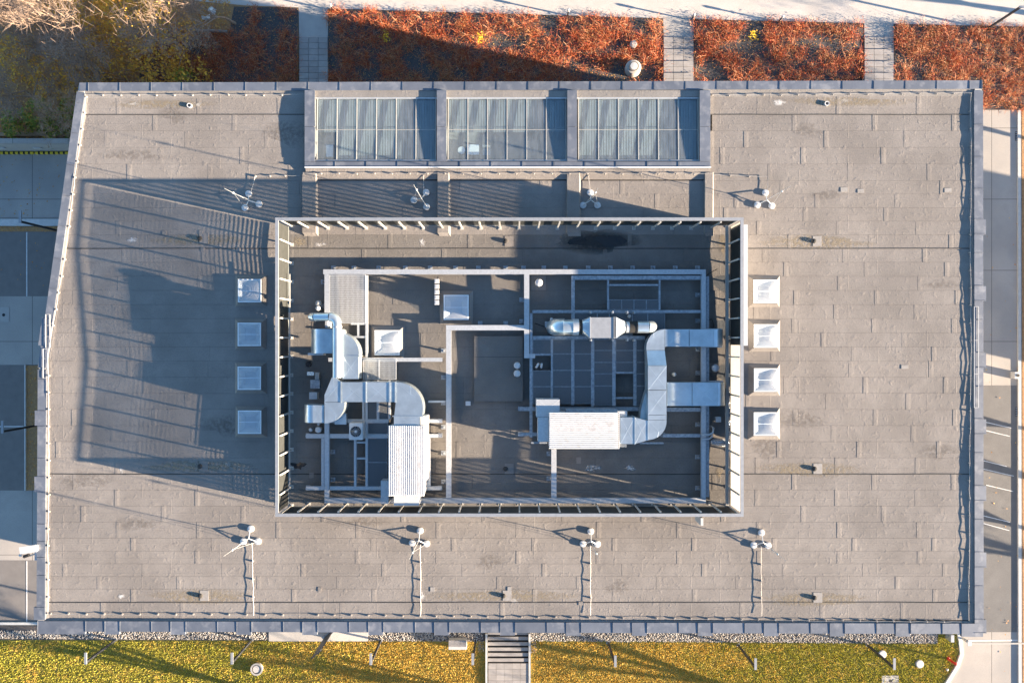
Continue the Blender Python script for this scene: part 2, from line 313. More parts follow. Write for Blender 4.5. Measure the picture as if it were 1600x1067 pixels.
for a, b, c, d in ((-300,342,170,353), (38,570,39.6,766), (-300,972,170,976)):
    sheet('kerb', [(a,b),(c,b),(c,d),(a,d)], MT['kerb'], .12, th=.16)
# east kerb and drain gullies
sheet('kerb', [(1590.5,172),(1595,172),(1597,1300),(1592,1300)], MT['kerb'], .1, th=.14)
sheet('verge', [(1597,172),(2000,172),(2000,1300),(1599,1300)], MT['soil'], .05)
for py, nm in ((213, 'north'), (643, 'south')):
    t = thing('drain_gully', (X(1590, GZ), Y(py, GZ), GZ), 'rusty square drain gully grate in the east road, %s' % ('beside the red shrub corner' if nm == 'north' else 'beside the painted bay lines'), 'drain', 'gully grates in the east road')
    part('frame', MB().pbox(1586,py-7,1594,py+7,GZ+.010,GZ-.02), MT['drain'], t)
    for i in range(4):
        part('bar', MB().pbox(1587,py-6+i*3.4,1593,py-4.4+i*3.4,GZ+.03,GZ+.011), MT['galv_old'], t)
# faded bay lines painted on the east road
for a, b, c, d in ((1541,659,1580,668), (1541,672,1578,681), (1537,719,1573,728), (1537,732,1584,743), (1541,757,1583,767), (1537,805,1578,815), (1537,817,1577,828)):
    sheet('parking_line', [(a,b),(c,d),(c,d+1),(a,b+1.2)], MT['road_paint'], .012, th=.004)
sheet('parking_line', [(1513,999.4),(1596,998.6),(1596,1000.6),(1513,1001.4)], MT['road_paint'], .012, th=.004)
# south: lawn, gravel margin, path
sheet('lawn', [(-300,985),(760,985),(760,1300),(-300,1300)], MT['lawn_soil'], -.01)
sheet('lawn', [(828,985),(1496,980),(1500,1000),(1503,1020),(1496,1040),(1486,1056),(1474,1075),(1444,1110),(1444,1300),(828,1300)], MT['lawn_soil'], -.01)
sheet('gravel_margin', [(-300,977),(60,977),(60,930),(758,930),(758,1001),(-300,998)], MT['bedsoil'], .0)
sheet('gravel_margin', [(828,930),(1466,930),(1466,1005),(828,1000)], MT['bedsoil'], .0)
kb = MB()
kp = [(1494,985),(1497,1000),(1499,1020),(1492,1040),(1482,1056),(1470,1075),(1440,1110)]
for (a,b),(c,d) in zip(kp, kp[1:]):
    kb.prism([(X(a,GZ),Y(b,GZ)),(X(a+6,GZ),Y(b+1,GZ)),(X(c+6,GZ),Y(d+1,GZ)),(X(c,GZ),Y(d,GZ))], GZ-.05, GZ+.12)
struct('kerb', kb, MT['kerb'])

# ------------------------------------------------------------------ main building
ZP = .17                                     # coping height over the roof datum
OUT = [(122,129.5),(1536,126),(1537,990),(57,986),(59,575)]
OUTW = [(X(a, ZP), Y(b, ZP)) for a, b in OUT]
B = thing('flat_roof_building', (0, 0, GZ), 'large flat roofed building with grey felt roof and metal coped parapet', 'building')
part('wall', MB().prism([(x*.995, y*.993) for x, y in OUTW], GZ, -.62), MT['plaster'], B)
def lerp(a, b, t): return (a[0]+(b[0]-a[0])*t, a[1]+(b[1]-a[1])*t)
def inset(poly, ds):                          # poly ccw/cw convex, ds per edge inward
    n = len(poly); cx = sum(p[0] for p in poly)/n; cy = sum(p[1] for p in poly)/n; lines = []
    for i in range(n):
        a, b = Vector(poly[i]), Vector(poly[(i+1) % n]); d = (b-a).normalized(); nn = Vector((-d.y, d.x))
        if nn.dot(Vector((cx, cy))-a) < 0: nn = -nn
        lines.append((a+nn*ds[i], d))
    out = []
    for i in range(n):
        p, d = lines[i-1]; q, e = lines[i]; den = d.x*e.y-d.y*e.x; t = ((q-p).x*e.y-(q-p).y*e.x)/den; out.append(tuple(p+d*t))
    return out
CW = [.52, .55, .64, .52, .50]               # coping width N,E,S,SW,NW
INN = inset(OUTW, CW)
# deck: three butted slabs that leave the light well open
SKX0, SKX1, SKY0, SKY1 = X(477,.3), X(1110,.3), Y(141,.3), Y(262,.3)
deck = MB()
deck.prism([INN[0], (SKX0, INN[0][1]), (SKX0, SKY1), (SKX0, INN[3][1]), INN[3], INN[4]], -.6, -.08)
deck.prism([(SKX1, INN[1][1]), INN[1], INN[2], (SKX1, INN[2][1])], -.6, -.081)
deck.prism([(SKX0, SKY1+.02), (SKX1, SKY1+.02), (SKX1, INN[2][1]), (SKX0, INN[3][1])], -.6, -.082)
DECK = part('roof_deck', deck, MT['bitumen'], B)
# parapet upstand
par = MB(); PIN = inset(OUTW, [c-.06 for c in CW]); POUT = inset(OUTW, [.05]*5)
for i in range(5):
    j = (i+1) % 5
    par.prism([POUT[i], POUT[j], PIN[j], PIN[i]], -.62, ZP-.03)
PAR = part('parapet', par, MT['cream'], B)
# cant strip of lighter felt at the foot of the parapet
cant = MB(); CIN = inset(OUTW, [CW[0]+.42, CW[1]+.22, CW[2]+.10, CW[3]+.16, CW[4]+.16])
for i in range(5):
    j = (i+1) % 5; hgt = [.10, .06, .08, .08, .08][i]
    for k in range(24):
        a, b = lerp(PIN[i], PIN[j], k/24), lerp(PIN[i], PIN[j], (k+1)/24); c, d = lerp(CIN[i], CIN[j], k/24), lerp(CIN[i], CIN[j], (k+1)/24)
        cant.hexa([(a[0],a[1],-.08),(c[0],c[1],-.08),(d[0],d[1],-.08),(b[0],b[1],-.08),
                   (a[0],a[1],max(hgt,rz(a[1])+.02)),(c[0],c[1],rz(c[1])+.019),(d[0],d[1],rz(d[1])+.019),(b[0],b[1],max(hgt,rz(b[1])+.02))][::1])
part('cant_strip', cant, MT['upstand'], B)
# felt sheets: rows of 5 m rolls lapped at their west ends
def sheet_mesh(L_, wd, dz, lift_=.009, lap=.17):
    mb = MB(); prof = [(0, .006+lift_), (lap, .006+lift_*.9), (lap+.13, .006), (L_-.007, .006)]
    vs = []
    for y, zo in ((-wd/2, -dz/2), (wd/2, dz/2)):
        lift = .0 if y < 0 else .004
        for x, z in prof: vs.append((x, y, z+zo+lift))
        vs.append((L_-.007, y, -.06)); vs.append((0, y, -.06))
    n = len(prof)+2
    fs = [tuple(range(n-1, -1, -1))[::-1], tuple(range(n, 2*n))[::-1]]
    for i in range(n): fs.append((i, n+i, n+(i+1) % n, (i+1) % n))
    mb.add(vs, fs); return mb.mesh('membrane_sheet')
rows = []
def addrows(p0, p1, n):
    for i in range(n): rows.append((p0+(p1-p0)*i/n, p0+(p1-p0)*(i+1)/n))
addrows(150, 179, 1); addrows(179, 283, 4); addrows(283, 388, 5); addrows(388, 564, 8); addrows(564, 740, 7); addrows(740, 840, 4); addrows(840, 940, 5); addrows(940, 968, 1)
def west_in(y):                               # inner parapet line on the west side
    a, b, c = INN[0], INN[4], INN[3]
    (p, q) = (a, b) if y > b[1] else (b, c)
    return p[0]+(q[0]-p[0])*(y-p[1])/(q[1]-p[1])
rr = random.Random(5); sheets = []; cache = {}
for ri, (pa, pb) in enumerate(rows):
    y1, y0 = Y(pa), Y(pb); ym = (y0+y1)/2
    spans = [(west_in(ym)-.05, INN[1][0]+.05)] if pa > 262 else [(west_in(ym)-.05, SKX0-.0), (SKX1, INN[1][0]+.05)]
    if Y(806, 2.5) < y0+.3 and y1-.3 < Y(341, 2.5): spans = [(spans[0][0], -13.93), (-13.93, 13.63), (13.63, spans[0][1])]
    base = (ri % 2)*2.2+rr.uniform(-1.1, 1.1)
    for xa, xb in spans:
        x = xa-(5-(base-xa) % 5 if (base-xa) % 5 else 0); first = True
        while x < xb-.05:
            a, b = max(x, xa), min(x+5.0+rr.uniform(-.04, .04), xb)
            if b-a > .25: sheets.append((a, b, y0, y1))
            x = b
def sheet_obj(a, b, y0, y1):
    ins = inside((a, b, y0, y1))
    L_, wd, dz = round(b-a, 2), round(y1-y0-.008, 3), round(rz(y1-.001)-rz(y0+.001), 4)
    k = (L_, wd, dz, ins, rr.randint(0, 2))
    if k not in cache: cache[k] = sheet_mesh(L_, wd, dz, lift_=(.004, .007, .010)[k[4]])
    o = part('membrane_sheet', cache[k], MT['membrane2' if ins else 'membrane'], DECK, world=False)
    off = OFF[DECK]; o.location = (a-off[0], (y0+y1)/2-off[1], (rz(y1-.001)+rz(y0+.001))/2-off[2]); return o
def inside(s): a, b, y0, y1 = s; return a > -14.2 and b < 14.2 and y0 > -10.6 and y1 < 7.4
outer = [s for s in sheets if not inside(s)]; inner = [s for s in sheets if inside(s)]
outer.sort(key=lambda s: -(s[1]-s[0])); inner.sort(key=lambda s: -(s[1]-s[0]))
room = 300
for s in (outer+inner)[:room]: sheet_obj(*s)
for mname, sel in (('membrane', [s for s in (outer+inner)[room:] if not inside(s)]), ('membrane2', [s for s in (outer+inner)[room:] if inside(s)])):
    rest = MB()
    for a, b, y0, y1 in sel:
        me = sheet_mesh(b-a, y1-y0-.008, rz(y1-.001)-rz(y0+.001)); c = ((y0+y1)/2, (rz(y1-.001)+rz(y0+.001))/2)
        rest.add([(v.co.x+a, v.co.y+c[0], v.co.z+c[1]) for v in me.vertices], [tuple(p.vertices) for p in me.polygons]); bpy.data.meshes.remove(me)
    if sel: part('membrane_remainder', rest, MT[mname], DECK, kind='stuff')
# raised felt folds along the valleys
for py in (179.5, 388.5, 740.5, 940.5):
    for x0, x1 in (([(west_in(Y(py)), SKX0), (SKX1, INN[1][0])]) if py < 262 else [(west_in(Y(py)), INN[1][0])]):
        n = int((x1-x0)/2.5)+1; mb = MB(); pts = []
        for i in range(n+1): pts.append((x0+(x1-x0)*i/n, Y(py)+rr.uniform(-.012, .012)))
        for (a, ya), (b, yb) in zip(pts, pts[1:]):
            mb.add([(a,ya-.03,.006),(b,yb-.03,.006),(b,yb+.01,.04),(a,ya+.01,.04),(a,ya+.03,.0),(b,yb+.03,.0)], [(0,1,2,3),(3,2,5,4)])
        part('felt_fold', mb, MT['bitumen'], DECK)
# coping panels on the parapet
def coping(i, cuts, zt, wide=None):
    a, b = Vector(OUTW[i]), Vector(OUTW[(i+1) % 5]); d = (b-a); Ln = d.length; d.normalize(); n = Vector((-d.y, d.x))
    if n.dot(-(a+b)/2) < 0: n = -n
    for k, (s0, s1, out) in enumerate(cuts):
        mb = MB(); p = [a+d*s0-n*out, a+d*(s1-.012)-n*out, a+d*(s1-.012)+n*CW[i], a+d*s0+n*CW[i]]; dz = rr.uniform(-.004, .004)
        mb.hexa([(q.x, q.y, zt-.16) for q in p]+[(p[0].x,p[0].y,zt+dz+.006),(p[1].x,p[1].y,zt+dz+.006),(p[2].x,p[2].y,zt+dz-.001),(p[3].x,p[3].y,zt+dz-.001)])
        q0 = a+d*(s1-.05); q1 = a+d*(s1-.014); e = [q0-n*(out+.004), q1-n*(out+.004), q1+n*(CW[i]+.003), q0+n*(CW[i]+.003)]
        mb.hexa([(q.x, q.y, zt-.15) for q in e]+[(q.x, q.y, zt+.026) for q in e])
        part('coping_panel', mb, MT['zinc'], PAR)
def along(i, px, zt=ZP, axis=0):
    a, b = Vector(OUTW[i]), Vector(OUTW[(i+1) % 5]); L_ = (b-a).length
    w0 = X(px, zt) if axis == 0 else Y(px, zt); return (w0-a[axis])/(b[axis]-a[axis])*L_
def cutlist(i, pxs, axis, wide=()):
    c = []
    for k, (p, q) in enumerate(zip(pxs, pxs[1:])):
        s0, s1 = along(i, p, ZP, axis), along(i, q, ZP, axis)
        c.append((min(s0, s1), max(s0, s1), .17 if k in wide else 0.0))
    return c
npx = [124, 139]+[139+49.1*k for k in range(1, 29)]+[1516, 1535]; npx = [p for p in npx if p < 1512 or p >= 1516]
coping(0, cutlist(0, npx, 0), ZP)
epx = [142]; wide = []; seq = [(50.5, 0), (50.5, 0), (50.5, 0), (49, 0)]
y_ = 142
for st in (53, 51, 49, 48): y_ += st; epx.append(y_)
k = len(epx)-1
while y_ < 960:
    for st, wd in ((23.5, 1), (29.5, 0), (51, 0)):
        y_ += st
        if y_ > 964: break
        epx.append(y_)
        if wd: wide.append(len(epx)-2)
epx = [e for e in epx if e < 962]+[968, 989]; wide = [w_ for w_ in wide if w_ < len(epx)-2]+[len(epx)-2]
coping(1, cutlist(1, epx, 1, wide), ZP)
spx = [1536, 1502]; sw = [0]; x_ = 1502
while x_ > 130:
    for st, wd in ((30, 0), (49.5, 0), (23.5, 1)):
        x_ -= st; spx.append(x_)
        if wd: sw.append(len(spx)-2)
spx = [p for p in spx if p > 85]; sw = [s for s in sw if s < len(spx)-1]+[len(spx)-1]; spx += [58]
coping(2, cutlist(2, spx, 0, sw), ZP)
wpx = [968, 948, 898, 870, 845, 818, 768, 744, 715, 665, 641, 592, 577]
coping(3, cutlist(3, wpx, 1, (0, 6, 9)), ZP)
coping(4, cutlist(4, [574, 540, 496, 450, 402, 352, 305, 256, 207, 160, 143], 1, (1,)), ZP)

# ------------------------------------------------------------------ light well with three glazed roofs
well = MB()
for a, b in ((477,491), (683,697), (887,901), (1094,1109)):
    well.pbox(a, 141, b, 252.5, .30, -.6)
well.pbox(477, 253, 1109.5, 262, .295, -.6)
WELL = part('skylight_kerb', well, MT['plaster'], B)
for k, (a, b) in enumerate(((476,492), (682.5,697.5), (886.5,901.5), (1093.5,1110))):
    for q, (c, d) in enumerate(((141.5, 198), (198.6, 252.3))):
        part('coping_panel', MB().pbox(a, c, b, d, .335+.003*q, .297), MT['zinc'], WELL)
for k in range(13):
    a = 476+k*48.8
    mb = MB().pbox(a, 252.8, min(a+48.4, 1110.5), 263, .32, .294); mb.pbox(a+47.2, 252.7, a+48.3, 263.2, .345, .29) if k < 12 else 0
    part('coping_panel', mb, MT['zinc'], WELL)
rail = MB().cyl((X(476,.36), Y(261.5,.36), .36), (X(1111,.36), Y(261.5,.36), .36), .035, n=6)
part('edge_flashing', rail, MT['frame_white'], WELL)
part('felt_band', MB().pbox(492, 141.5, 1094, 151.5, .12, -.6), MT['upstand'], B)
room_ = MB()
room_.box(SKX0-.02, SKX1+.02, SKY0+.02, SKY1-.02, -1.18, -1.08)
for x in (SKX0, X(690, .3), X(894, .3), SKX1): room_.box(x-.1, x+.1, SKY1, SKY0, -1.08, -.62)
room_.box(SKX0+.12, SKX1-.12, SKY0-.1, SKY0+.1, -1.08, -.61); room_.box(SKX0+.12, SKX1-.12, SKY1-.1, SKY1+.1, -1.08, -.61)
part('interior_room', room_, MT['interior'], B)
def gz(y, y0, y1): return .05+(.19-.05)*(y0-y)/(y0-y1)
for si, (a, b, lab) in enumerate(((492,683,'leftmost glazed roof light of the row of three, west bay'), (697,887,'middle glazed roof light of the three, above white tables'), (901,1094,'rightmost glazed roof light of the three, east bay'))):
    ya, yb = Y(152, .1), Y(252.5, .1); xa, xb = X(a, .2), X(b, .2)
    t = thing('glazed_skylight', ((xa+xb)/2, (ya+yb)/2, 0), lab, 'skylight', 'glazed skylights along the north edge')
    fr = MB(); fr.box(xa+.005, xb-.005, ya-.10, ya, -.05, .09); fr.box(xa+.005, xb-.005, yb, yb+.06, -.05, .235)
    part('frame', fr, MT['galv'], t)
    npn = 6; x0 = xa+.12; pw = (xb-.10-x0)/npn; ymid = Y(203, .12)
    for i in range(npn+1):
        x = x0+i*pw; mb = MB()
        for (q0, q1) in ((ya-.10, yb+.06),):
            z0, z1 = gz(q0, ya, yb), gz(q1, ya, yb)
            mb.hexa([(x-.024,q1,z1-.05),(x+.024,q1,z1-.05),(x+.024,q0,z0-.05),(x-.024,q0,z0-.05),(x-.024,q1,z1+.02),(x+.024,q1,z1+.02),(x+.024,q0,z0+.02),(x-.024,q0,z0+.02)])
        part('glazing_bar', mb, MT['cream'], t)
    for i in range(npn):
        xl, xr_ = x0+i*pw+.025, x0+(i+1)*pw-.025
        for q0, q1 in ((ya-.10, ymid+.012), (ymid-.012, yb+.06)):
            z0, z1 = gz(q0, ya, yb), gz(q1, ya, yb)
            part('pane', MB().hexa([(xl,q1,z1-.012),(xr_,q1,z1-.012),(xr_,q0,z0-.012),(xl,q0,z0-.012),(xl,q1,z1),(xr_,q1,z1),(xr_,q0,z0),(xl,q0,z0)]), MT['pane'], t)
        zc = gz(ymid, ya, yb); part('cross_bar', MB().box(xl, xr_, ymid-.011, ymid+.011, zc-.03, zc+.014), MT['cream'], t)
    for i in range(npn):
        xl, xr_ = x0+i*pw+.05, x0+(i+1)*pw-.05; bm_ = MB(); nsl = 7
        for k in range(nsl):
            xa_ = xl+(xr_-xl)*k/nsl; bm_.box(xa_, xa_+(xr_-xl)/nsl-.045, Y(206 if si == 1 or (si == 0 and i == 0) else 250, 0), ya-.12, -.10, -.085)
        part('blind', bm_, MT['blind'], t, kind='stuff')
# things standing on the floor under the glass
fz = -1.08
def tbl(name, cx, cy, w_, d_, rnd_, lab, cat):
    t = thing(name, (cx, cy, fz), lab, cat); top = MB()
    if rnd_: top.lathe(cx, cy, [(w_/2, fz+.72), (w_/2, fz+.76)], 24)
    else: top.box(cx-w_/2, cx+w_/2, cy-d_/2, cy+d_/2, fz+.72, fz+.76)
    part('table_top', top, MT['frame_white'], t)
    for sx in (-1, 1):
        for sy in (-1, 1): part('leg', MB().box(cx+sx*w_*.3-.02, cx+sx*w_*.3+.02, cy+sy*d_*.3-.02, cy+sy*d_*.3+.02, fz, fz+.72), MT['dark_metal'], t)
tbl('round_table', X(721, fz+.76), Y(235, fz+.76), M(11.5, fz+.76), M(11.5, fz+.76), True, 'small round white table seen through the middle roof light', 'table')
tbl('square_table', X(739, fz+.76), Y(234, fz+.76), M(19, fz+.76), M(16, fz+.76), False, 'square white table seen through the middle roof light', 'table')
tbl('white_cabinet', X(515, fz+.76), Y(236, fz+.76), M(11, fz+.76), M(19, fz+.76), False, 'narrow white bench seen through the west roof light', 'bench')
def chair(cx, cy, lab):
    t = thing('chair', (cx, cy, fz), lab, 'chair'); part('seat', MB().box(cx-.25, cx+.25, cy-.25, cy+.25, fz+.43, fz+.47), MT['galv'], t)
    part('backrest', MB().box(cx-.25, cx+.25, cy+.21, cy+.25, fz+.5, fz+.9), MT['galv'], t)
    for sx in (-1, 1):
        for sy in (-1, 1): part('leg', MB().box(cx+sx*.22-.015, cx+sx*.22+.015, cy+sy*.22-.015, cy+sy*.22+.015, fz, fz+.43), MT['galv'], t)
chair(X(760, fz+.5), Y(236, fz+.5), 'pale chair beside the square table under the middle roof light')
# sloped felt apron south of the light well, and four felt kerbs running to the plant screen
ap = MB(); q0, q1 = Y(262.6, .29), Y(281, .05)
for k in range(16):
    a, b = SKX0+(SKX1-SKX0)*k/16, SKX0+(SKX1-SKX0)*(k+1)/16
    ap.hexa([(a+.004,q1,-.05),(b-.004,q1,-.05),(b-.004,q0,-.05),(a+.004,q0,-.05),(a+.004,q1,rz(q1)+.03),(b-.004,q1,rz(q1)+.03),(b-.004,q0,.27),(a+.004,q0,.27)])
part('felt_apron', ap, MT['membrane'], B)
for a, b in ((473,494), (684,701), (886,905), (1101,1113)):
    xa, xb = X(a, .13), X(b, .13); ya, yb = Y(270, .13), Y(364, .1); n = 5; mb = MB()
    for k in range(n):
        p, q = ya+(yb-ya)*k/n, ya+(yb-ya)*(k+1)/n; zp, zq = rz(p)+.19, rz(q)+.19; s = .16
        mb.hexa([(xa-.04,q,-.05),(xb+s,q,-.05),(xb+s,p,-.05),(xa-.04,p,-.05),(xa,q,zq),(xb,q,zq),(xb,p,zp),(xa,p,zp)])
    mb.hexa([(xa-.04,yb-.3,-.05),(xb+s,yb-.3,-.05),(xb+s,yb,-.05),(xa-.04,yb,-.05),(xa+.1,yb-.15,rz(yb)+.04),(xb-.05,yb-.15,rz(yb)+.04),(xb,yb,zq-.01),(xa,yb,zq-.01)])
    part('felt_kerb', mb, MT['membrane'], B)
# stains, puddles, patches and drains
def blob(cx, cy, rx, ry, seed, n=22, jag=.35):
    r_ = random.Random(seed); ph = [r_.uniform(0, 6.28) for _ in range(5)]; pts = []
    for i in range(n):
        t = 2*math.pi*i/n; k = 1+jag*(.5*math.sin(2*t+ph[0])+.35*math.sin(3*t+ph[1])+.3*math.sin(5*t+ph[2])+.2*math.sin(8*t+ph[3])); pts.append((cx+rx*k*math.cos(t), cy+ry*k*math.sin(t)))
    return pts
def stain(name, px, py, rw, rh, m, seed, jag=.35, zo=.0185):
    poly = blob(X(px), Y(py), M(rw), M(rh), seed, jag=jag)
    part(name, MB().prism(poly, lambda p: rz(p[1])+zo-.006, lambda p: rz(p[1])+zo), MT[m], DECK)
stain('damp_patch', 932, 377, 66, 20, 'damp_stain', 31, .3, .0165); stain('puddle', 916, 377, 26, 8, 'wet', 3, .2); stain('puddle', 952, 377, 24, 10, 'wet', 4, .18, .0215)
stain('puddle', 466, 727, 9, 6, 'wet', 8, .6)
for i, (px, py, a, b) in enumerate(((207,375,9,4), (210,163,8,3), (480,161,6,4), (310,164,5,3), (190,735-1,5,4), (357,725,5,4), (1216,161,13,4), (1320,158,8,3), (190,931,5,4), (660,931,4,6), (660,379,5,6), (500,382,9,3), (925,731,12,6), (985,731,9,4), (803,938,6,4))):
    stain('lime_stain', px, py, a, b, 'pale_stain', 20+i, .6)
for i, (px, py, a, b) in enumerate(((467,378,12,8), (325,376,7,6), (302,931,10,6), (1130,380,9,16), (1124,735,7,9))):
    stain('silt_stain', px, py, a, b, 'tan_stain', 50+i, .4, .0205)
for i, (px, py, a, b) in enumerate(((313,376,70,11), (1271,379,90,12), (313,729,80,12), (1272,733,85,12), (314,931,95,11), (787,931,110,11), (1272,935,95,10), (250,163,80,8), (1330,160,95,8))): stain('silt_film', px, py, a, b, 'tan_stain', 80+i, .35, .0195)
rs = random.Random(44)
for i in range(26):
    px, py = rs.uniform(110, 1480), rs.uniform(170, 940)
    if 420 < px < 1175 and 250 < py < 815 or (470 < px < 1115 and py < 290): continue
    stain('dirt_film', px, py, rs.uniform(18, 60), rs.uniform(8, 22), 'dirt_stain', 120+i, .5, .0175)
for px, py in ((313,373), (790,377), (1271,377), (313,728), (790,732), (1272,732), (314,930), (787,930), (1272,933)):
    cx, cy = X(px), Y(py); b0 = rz(cy)+.02
    mb = MB().box(cx-.05, cx+.5, cy-.32, cy+.32, b0-.01, b0+.012); part('drain_flange', mb, MT['flange'] if px > 1000 or py > 900 else MT['membrane'], DECK)
    mb = MB().lathe(cx, cy, [(.13, b0), (.15, b0+.06), (.12, b0+.13), (.04, b0+.16)], 14); part('roof_drain', mb, MT['drain'], DECK, True)
for px, py, a, b in ((1318,297,11,7), (1344,299,10,6), (1480,298,11,7), (1412,573,11,6), (257,364,6,6), (314,363,6,6), (317,390,6,6), (373,390,6,6), (305,718,6,6), (500,920,6,7), (676,920,7,7), (796,919,6,6), (908,942,8,6), (487,742,7,9), (904,719,7,10)):
    cx, cy = X(px), Y(py); b0 = rz(cy); part('repair_patch', MB().box(cx-M(a)/2, cx+M(a)/2, cy-M(b)/2, cy+M(b)/2, b0, b0+.032), MT['flange'] if px > 600 and px < 1500 and not 860 < px < 920 else MT['membrane'], DECK)
for px, py in ((297,166), (1291,163)):
    cx, cy = X(px), Y(py); b0 = rz(cy); t = thing('vent_pipe', (cx, cy, b0), 'short white vent pipe at the north edge of the %s roof' % ('west' if px < 800 else 'east'), 'vent')
    part('pipe', MB().lathe(cx, cy, [(.15, b0), (.15, b0+.12), (.13, b0+.12), (.09, b0+.11)], 16), MT['white'], t, True)
    part('opening', MB().lathe(cx, cy, [(.085, b0+.08), (.085, b0+.116)], 14), MT['black'], t)
# ------------------------------------------------------------------ plant screen
HS = 2.5
sx0, sx1, sy0, sy1 = X(430, HS), X(1162, HS), Y(807, HS), Y(340, HS)
SC = thing('louvre_screen', ((sx0+sx1)/2, (sy0+sy1)/2, 0), 'rectangular louvred screen with pale capping enclosing the rooftop plant', 'screen')
cw = .185
for nm, bx in (('capping', (sx0, sx1, sy1-cw, sy1)), ('capping', (sx0, sx1, sy0, sy0+cw)), ('capping', (sx0, sx0+cw, sy0+cw+.002, sy1-cw-.002)), ('capping', (sx1-cw, sx1, sy0+cw+.002, sy1-cw-.002))):
    part(nm, MB().box(*bx, HS-.07, HS), MT['screen_top'], SC)
pit = .052; nb = int((HS-.47)/pit)
def blade_prof(out, z):       # sloping blade, outer edge low; out = outward coordinate sign
    return [(-.026, z+.028), (.026, z-.016)]
for side in 'WENS':
    mb = MB(); dp = {'W': -.003, 'E': .024, 'N': -.003, 'S': -.003}[side]; up = {'W': .017, 'E': .022, 'N': .0163, 'S': .021}[side]
    for k in range(nb):
        z = .37+k*pit
        if side in 'WE':
            s = -1 if side == 'W' else 1; xc = (sx0 if side == 'W' else sx1)-s*.11; a, b = sy0+.22, sy1-.22
            vs = [(xc-s*dp,a,z+up),(xc-s*dp,b,z+up),(xc+s*dp,b,z-up),(xc+s*dp,a,z-up)]
        else:
            s = -1 if side == 'S' else 1; yc = (sy0 if side == 'S' else sy1)-s*.11; a, b = sx0+.22, sx1-.22
            vs = [(a,yc-s*dp,z+up),(b,yc-s*dp,z+up),(b,yc+s*dp,z-up),(a,yc+s*dp,z-up)]
        n = len(mb.v); mb.v += vs+[(v[0], v[1], v[2]-.003) for v in vs]
        mb.f += [(n,n+1,n+2,n+3),(n+7,n+6,n+5,n+4),(n,n+4,n+5,n+1),(n+1,n+5,n+6,n+2),(n+2,n+6,n+7,n+3),(n+3,n+7,n+4,n)]
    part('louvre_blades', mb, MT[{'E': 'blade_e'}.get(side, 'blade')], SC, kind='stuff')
def post(x, y, nx, ny):       # nx, ny points inward
    b0 = rz(y)+.01
    mb = MB(); px_, py_ = x+nx*.10, y+ny*.10; w1 = .045
    mb.box(px_-w1, px_+w1, py_-w1, py_+w1, b0+.02, HS-.075)
    mb.box(px_-.11, px_+.11, py_-.11, py_+.11, b0, b0+.022)
    q = (px_+nx*.26, py_+ny*.26)
    return mb, q
def post_at(x, y, nx, ny):
    mb, q = post(x, y, nx, ny); p = part('post', mb, MT['cream'], SC)
nbw, nbn = 15, 23
for i in range(nbw+1):
    y = sy0+.12+(sy1-sy0-.24)*i/nbw
    for xx, nx in ((sx0+.15, 1), (sx1-.15, -1)): post_at(xx, y, nx, 0)
for i in range(1, nbn):
    x = sx0+.12+(sx1-sx0-.24)*i/nbn
    for yy, ny in ((sy0+.15, 1), (sy1-.15, -1)): post_at(x, yy, 0, ny)
for bx in ((sx0+.05, sx0+.13, sy0+.2, sy1-.2), (sx1-.13, sx1-.05, sy0+.2, sy1-.2), (sx0+.2, sx1-.2, sy0+.05, sy0+.13), (sx0+.2, sx1-.2, sy1-.13, sy1-.05)):
    part('bottom_rail', MB().box(*bx, .27, .335), MT['blade_w'], SC)
part('inner_rail', MB().cyl((sx0+.33, Y(430), .75), (sx0+.33, Y(760), .75), .03, n=8), MT['copper'], SC)
part('kick_rail', MB().box(sx1-.46, sx1-.28, Y(790,.4), Y(352,.4), .30, .46), MT['cream'], SC)
part('side_cladding', MB().box(sx1+.012, sx1+.25, Y(540,HS), Y(351,HS), .30, HS-.02), MT['white'], SC)
part('side_bracket', MB().pbox(1095,809,1099,821,1.6,.2), MT['white'], SC)

# ------------------------------------------------------------------ steel support frames
FZ = .72
def ibeam(mb, a, b, c, d, zt, h=.24):       # px rect of the top flange
    x0, x1, y0, y1 = X(a, zt), X(c, zt), Y(d, zt), Y(b, zt); t = .02
    mb.box(x0, x1, y0, y1, zt-t, zt); mb.box(x0, x1, y0, y1, zt-h, zt-h+t)
    if x1-x0 > y1-y0: m_ = (y0+y1)/2; mb.box(x0, x1, m_-.012, m_+.012, zt-h+t, zt-t)
    else: m_ = (x0+x1)/2; mb.box(m_-.012, m_+.012, y0, y1, zt-h+t, zt-t)
    return mb
def frame(label, beams, posts, mats='galv', lows=()):
    xs = [b[0] for b in beams]; ys = [b[1] for b in beams]
    t = thing('steel_frame', (X(sum(xs)/len(xs)), Y(sum(ys)/len(ys)), 0), label, 'steel frame', 'galvanised steel support frames')
    for k, b in enumerate(beams): part('beam', ibeam(MB(), *b[:4], (b[4] if len(b) > 4 else FZ)-.0013*(k % 7)), MT[mats], t)
    for px, py in posts:
        x, y = X(px, .4), Y(py, .4); b0 = rz(y)+.012
        mb = MB().box(x-.05, x+.05, y-.05, y+.05, b0+.02, FZ-.25); mb.box(x-.14, x+.14, y-.14, y+.14, b0, b0+.03)
        part('foot_post', mb, MT['galv_old'], t)
    return t
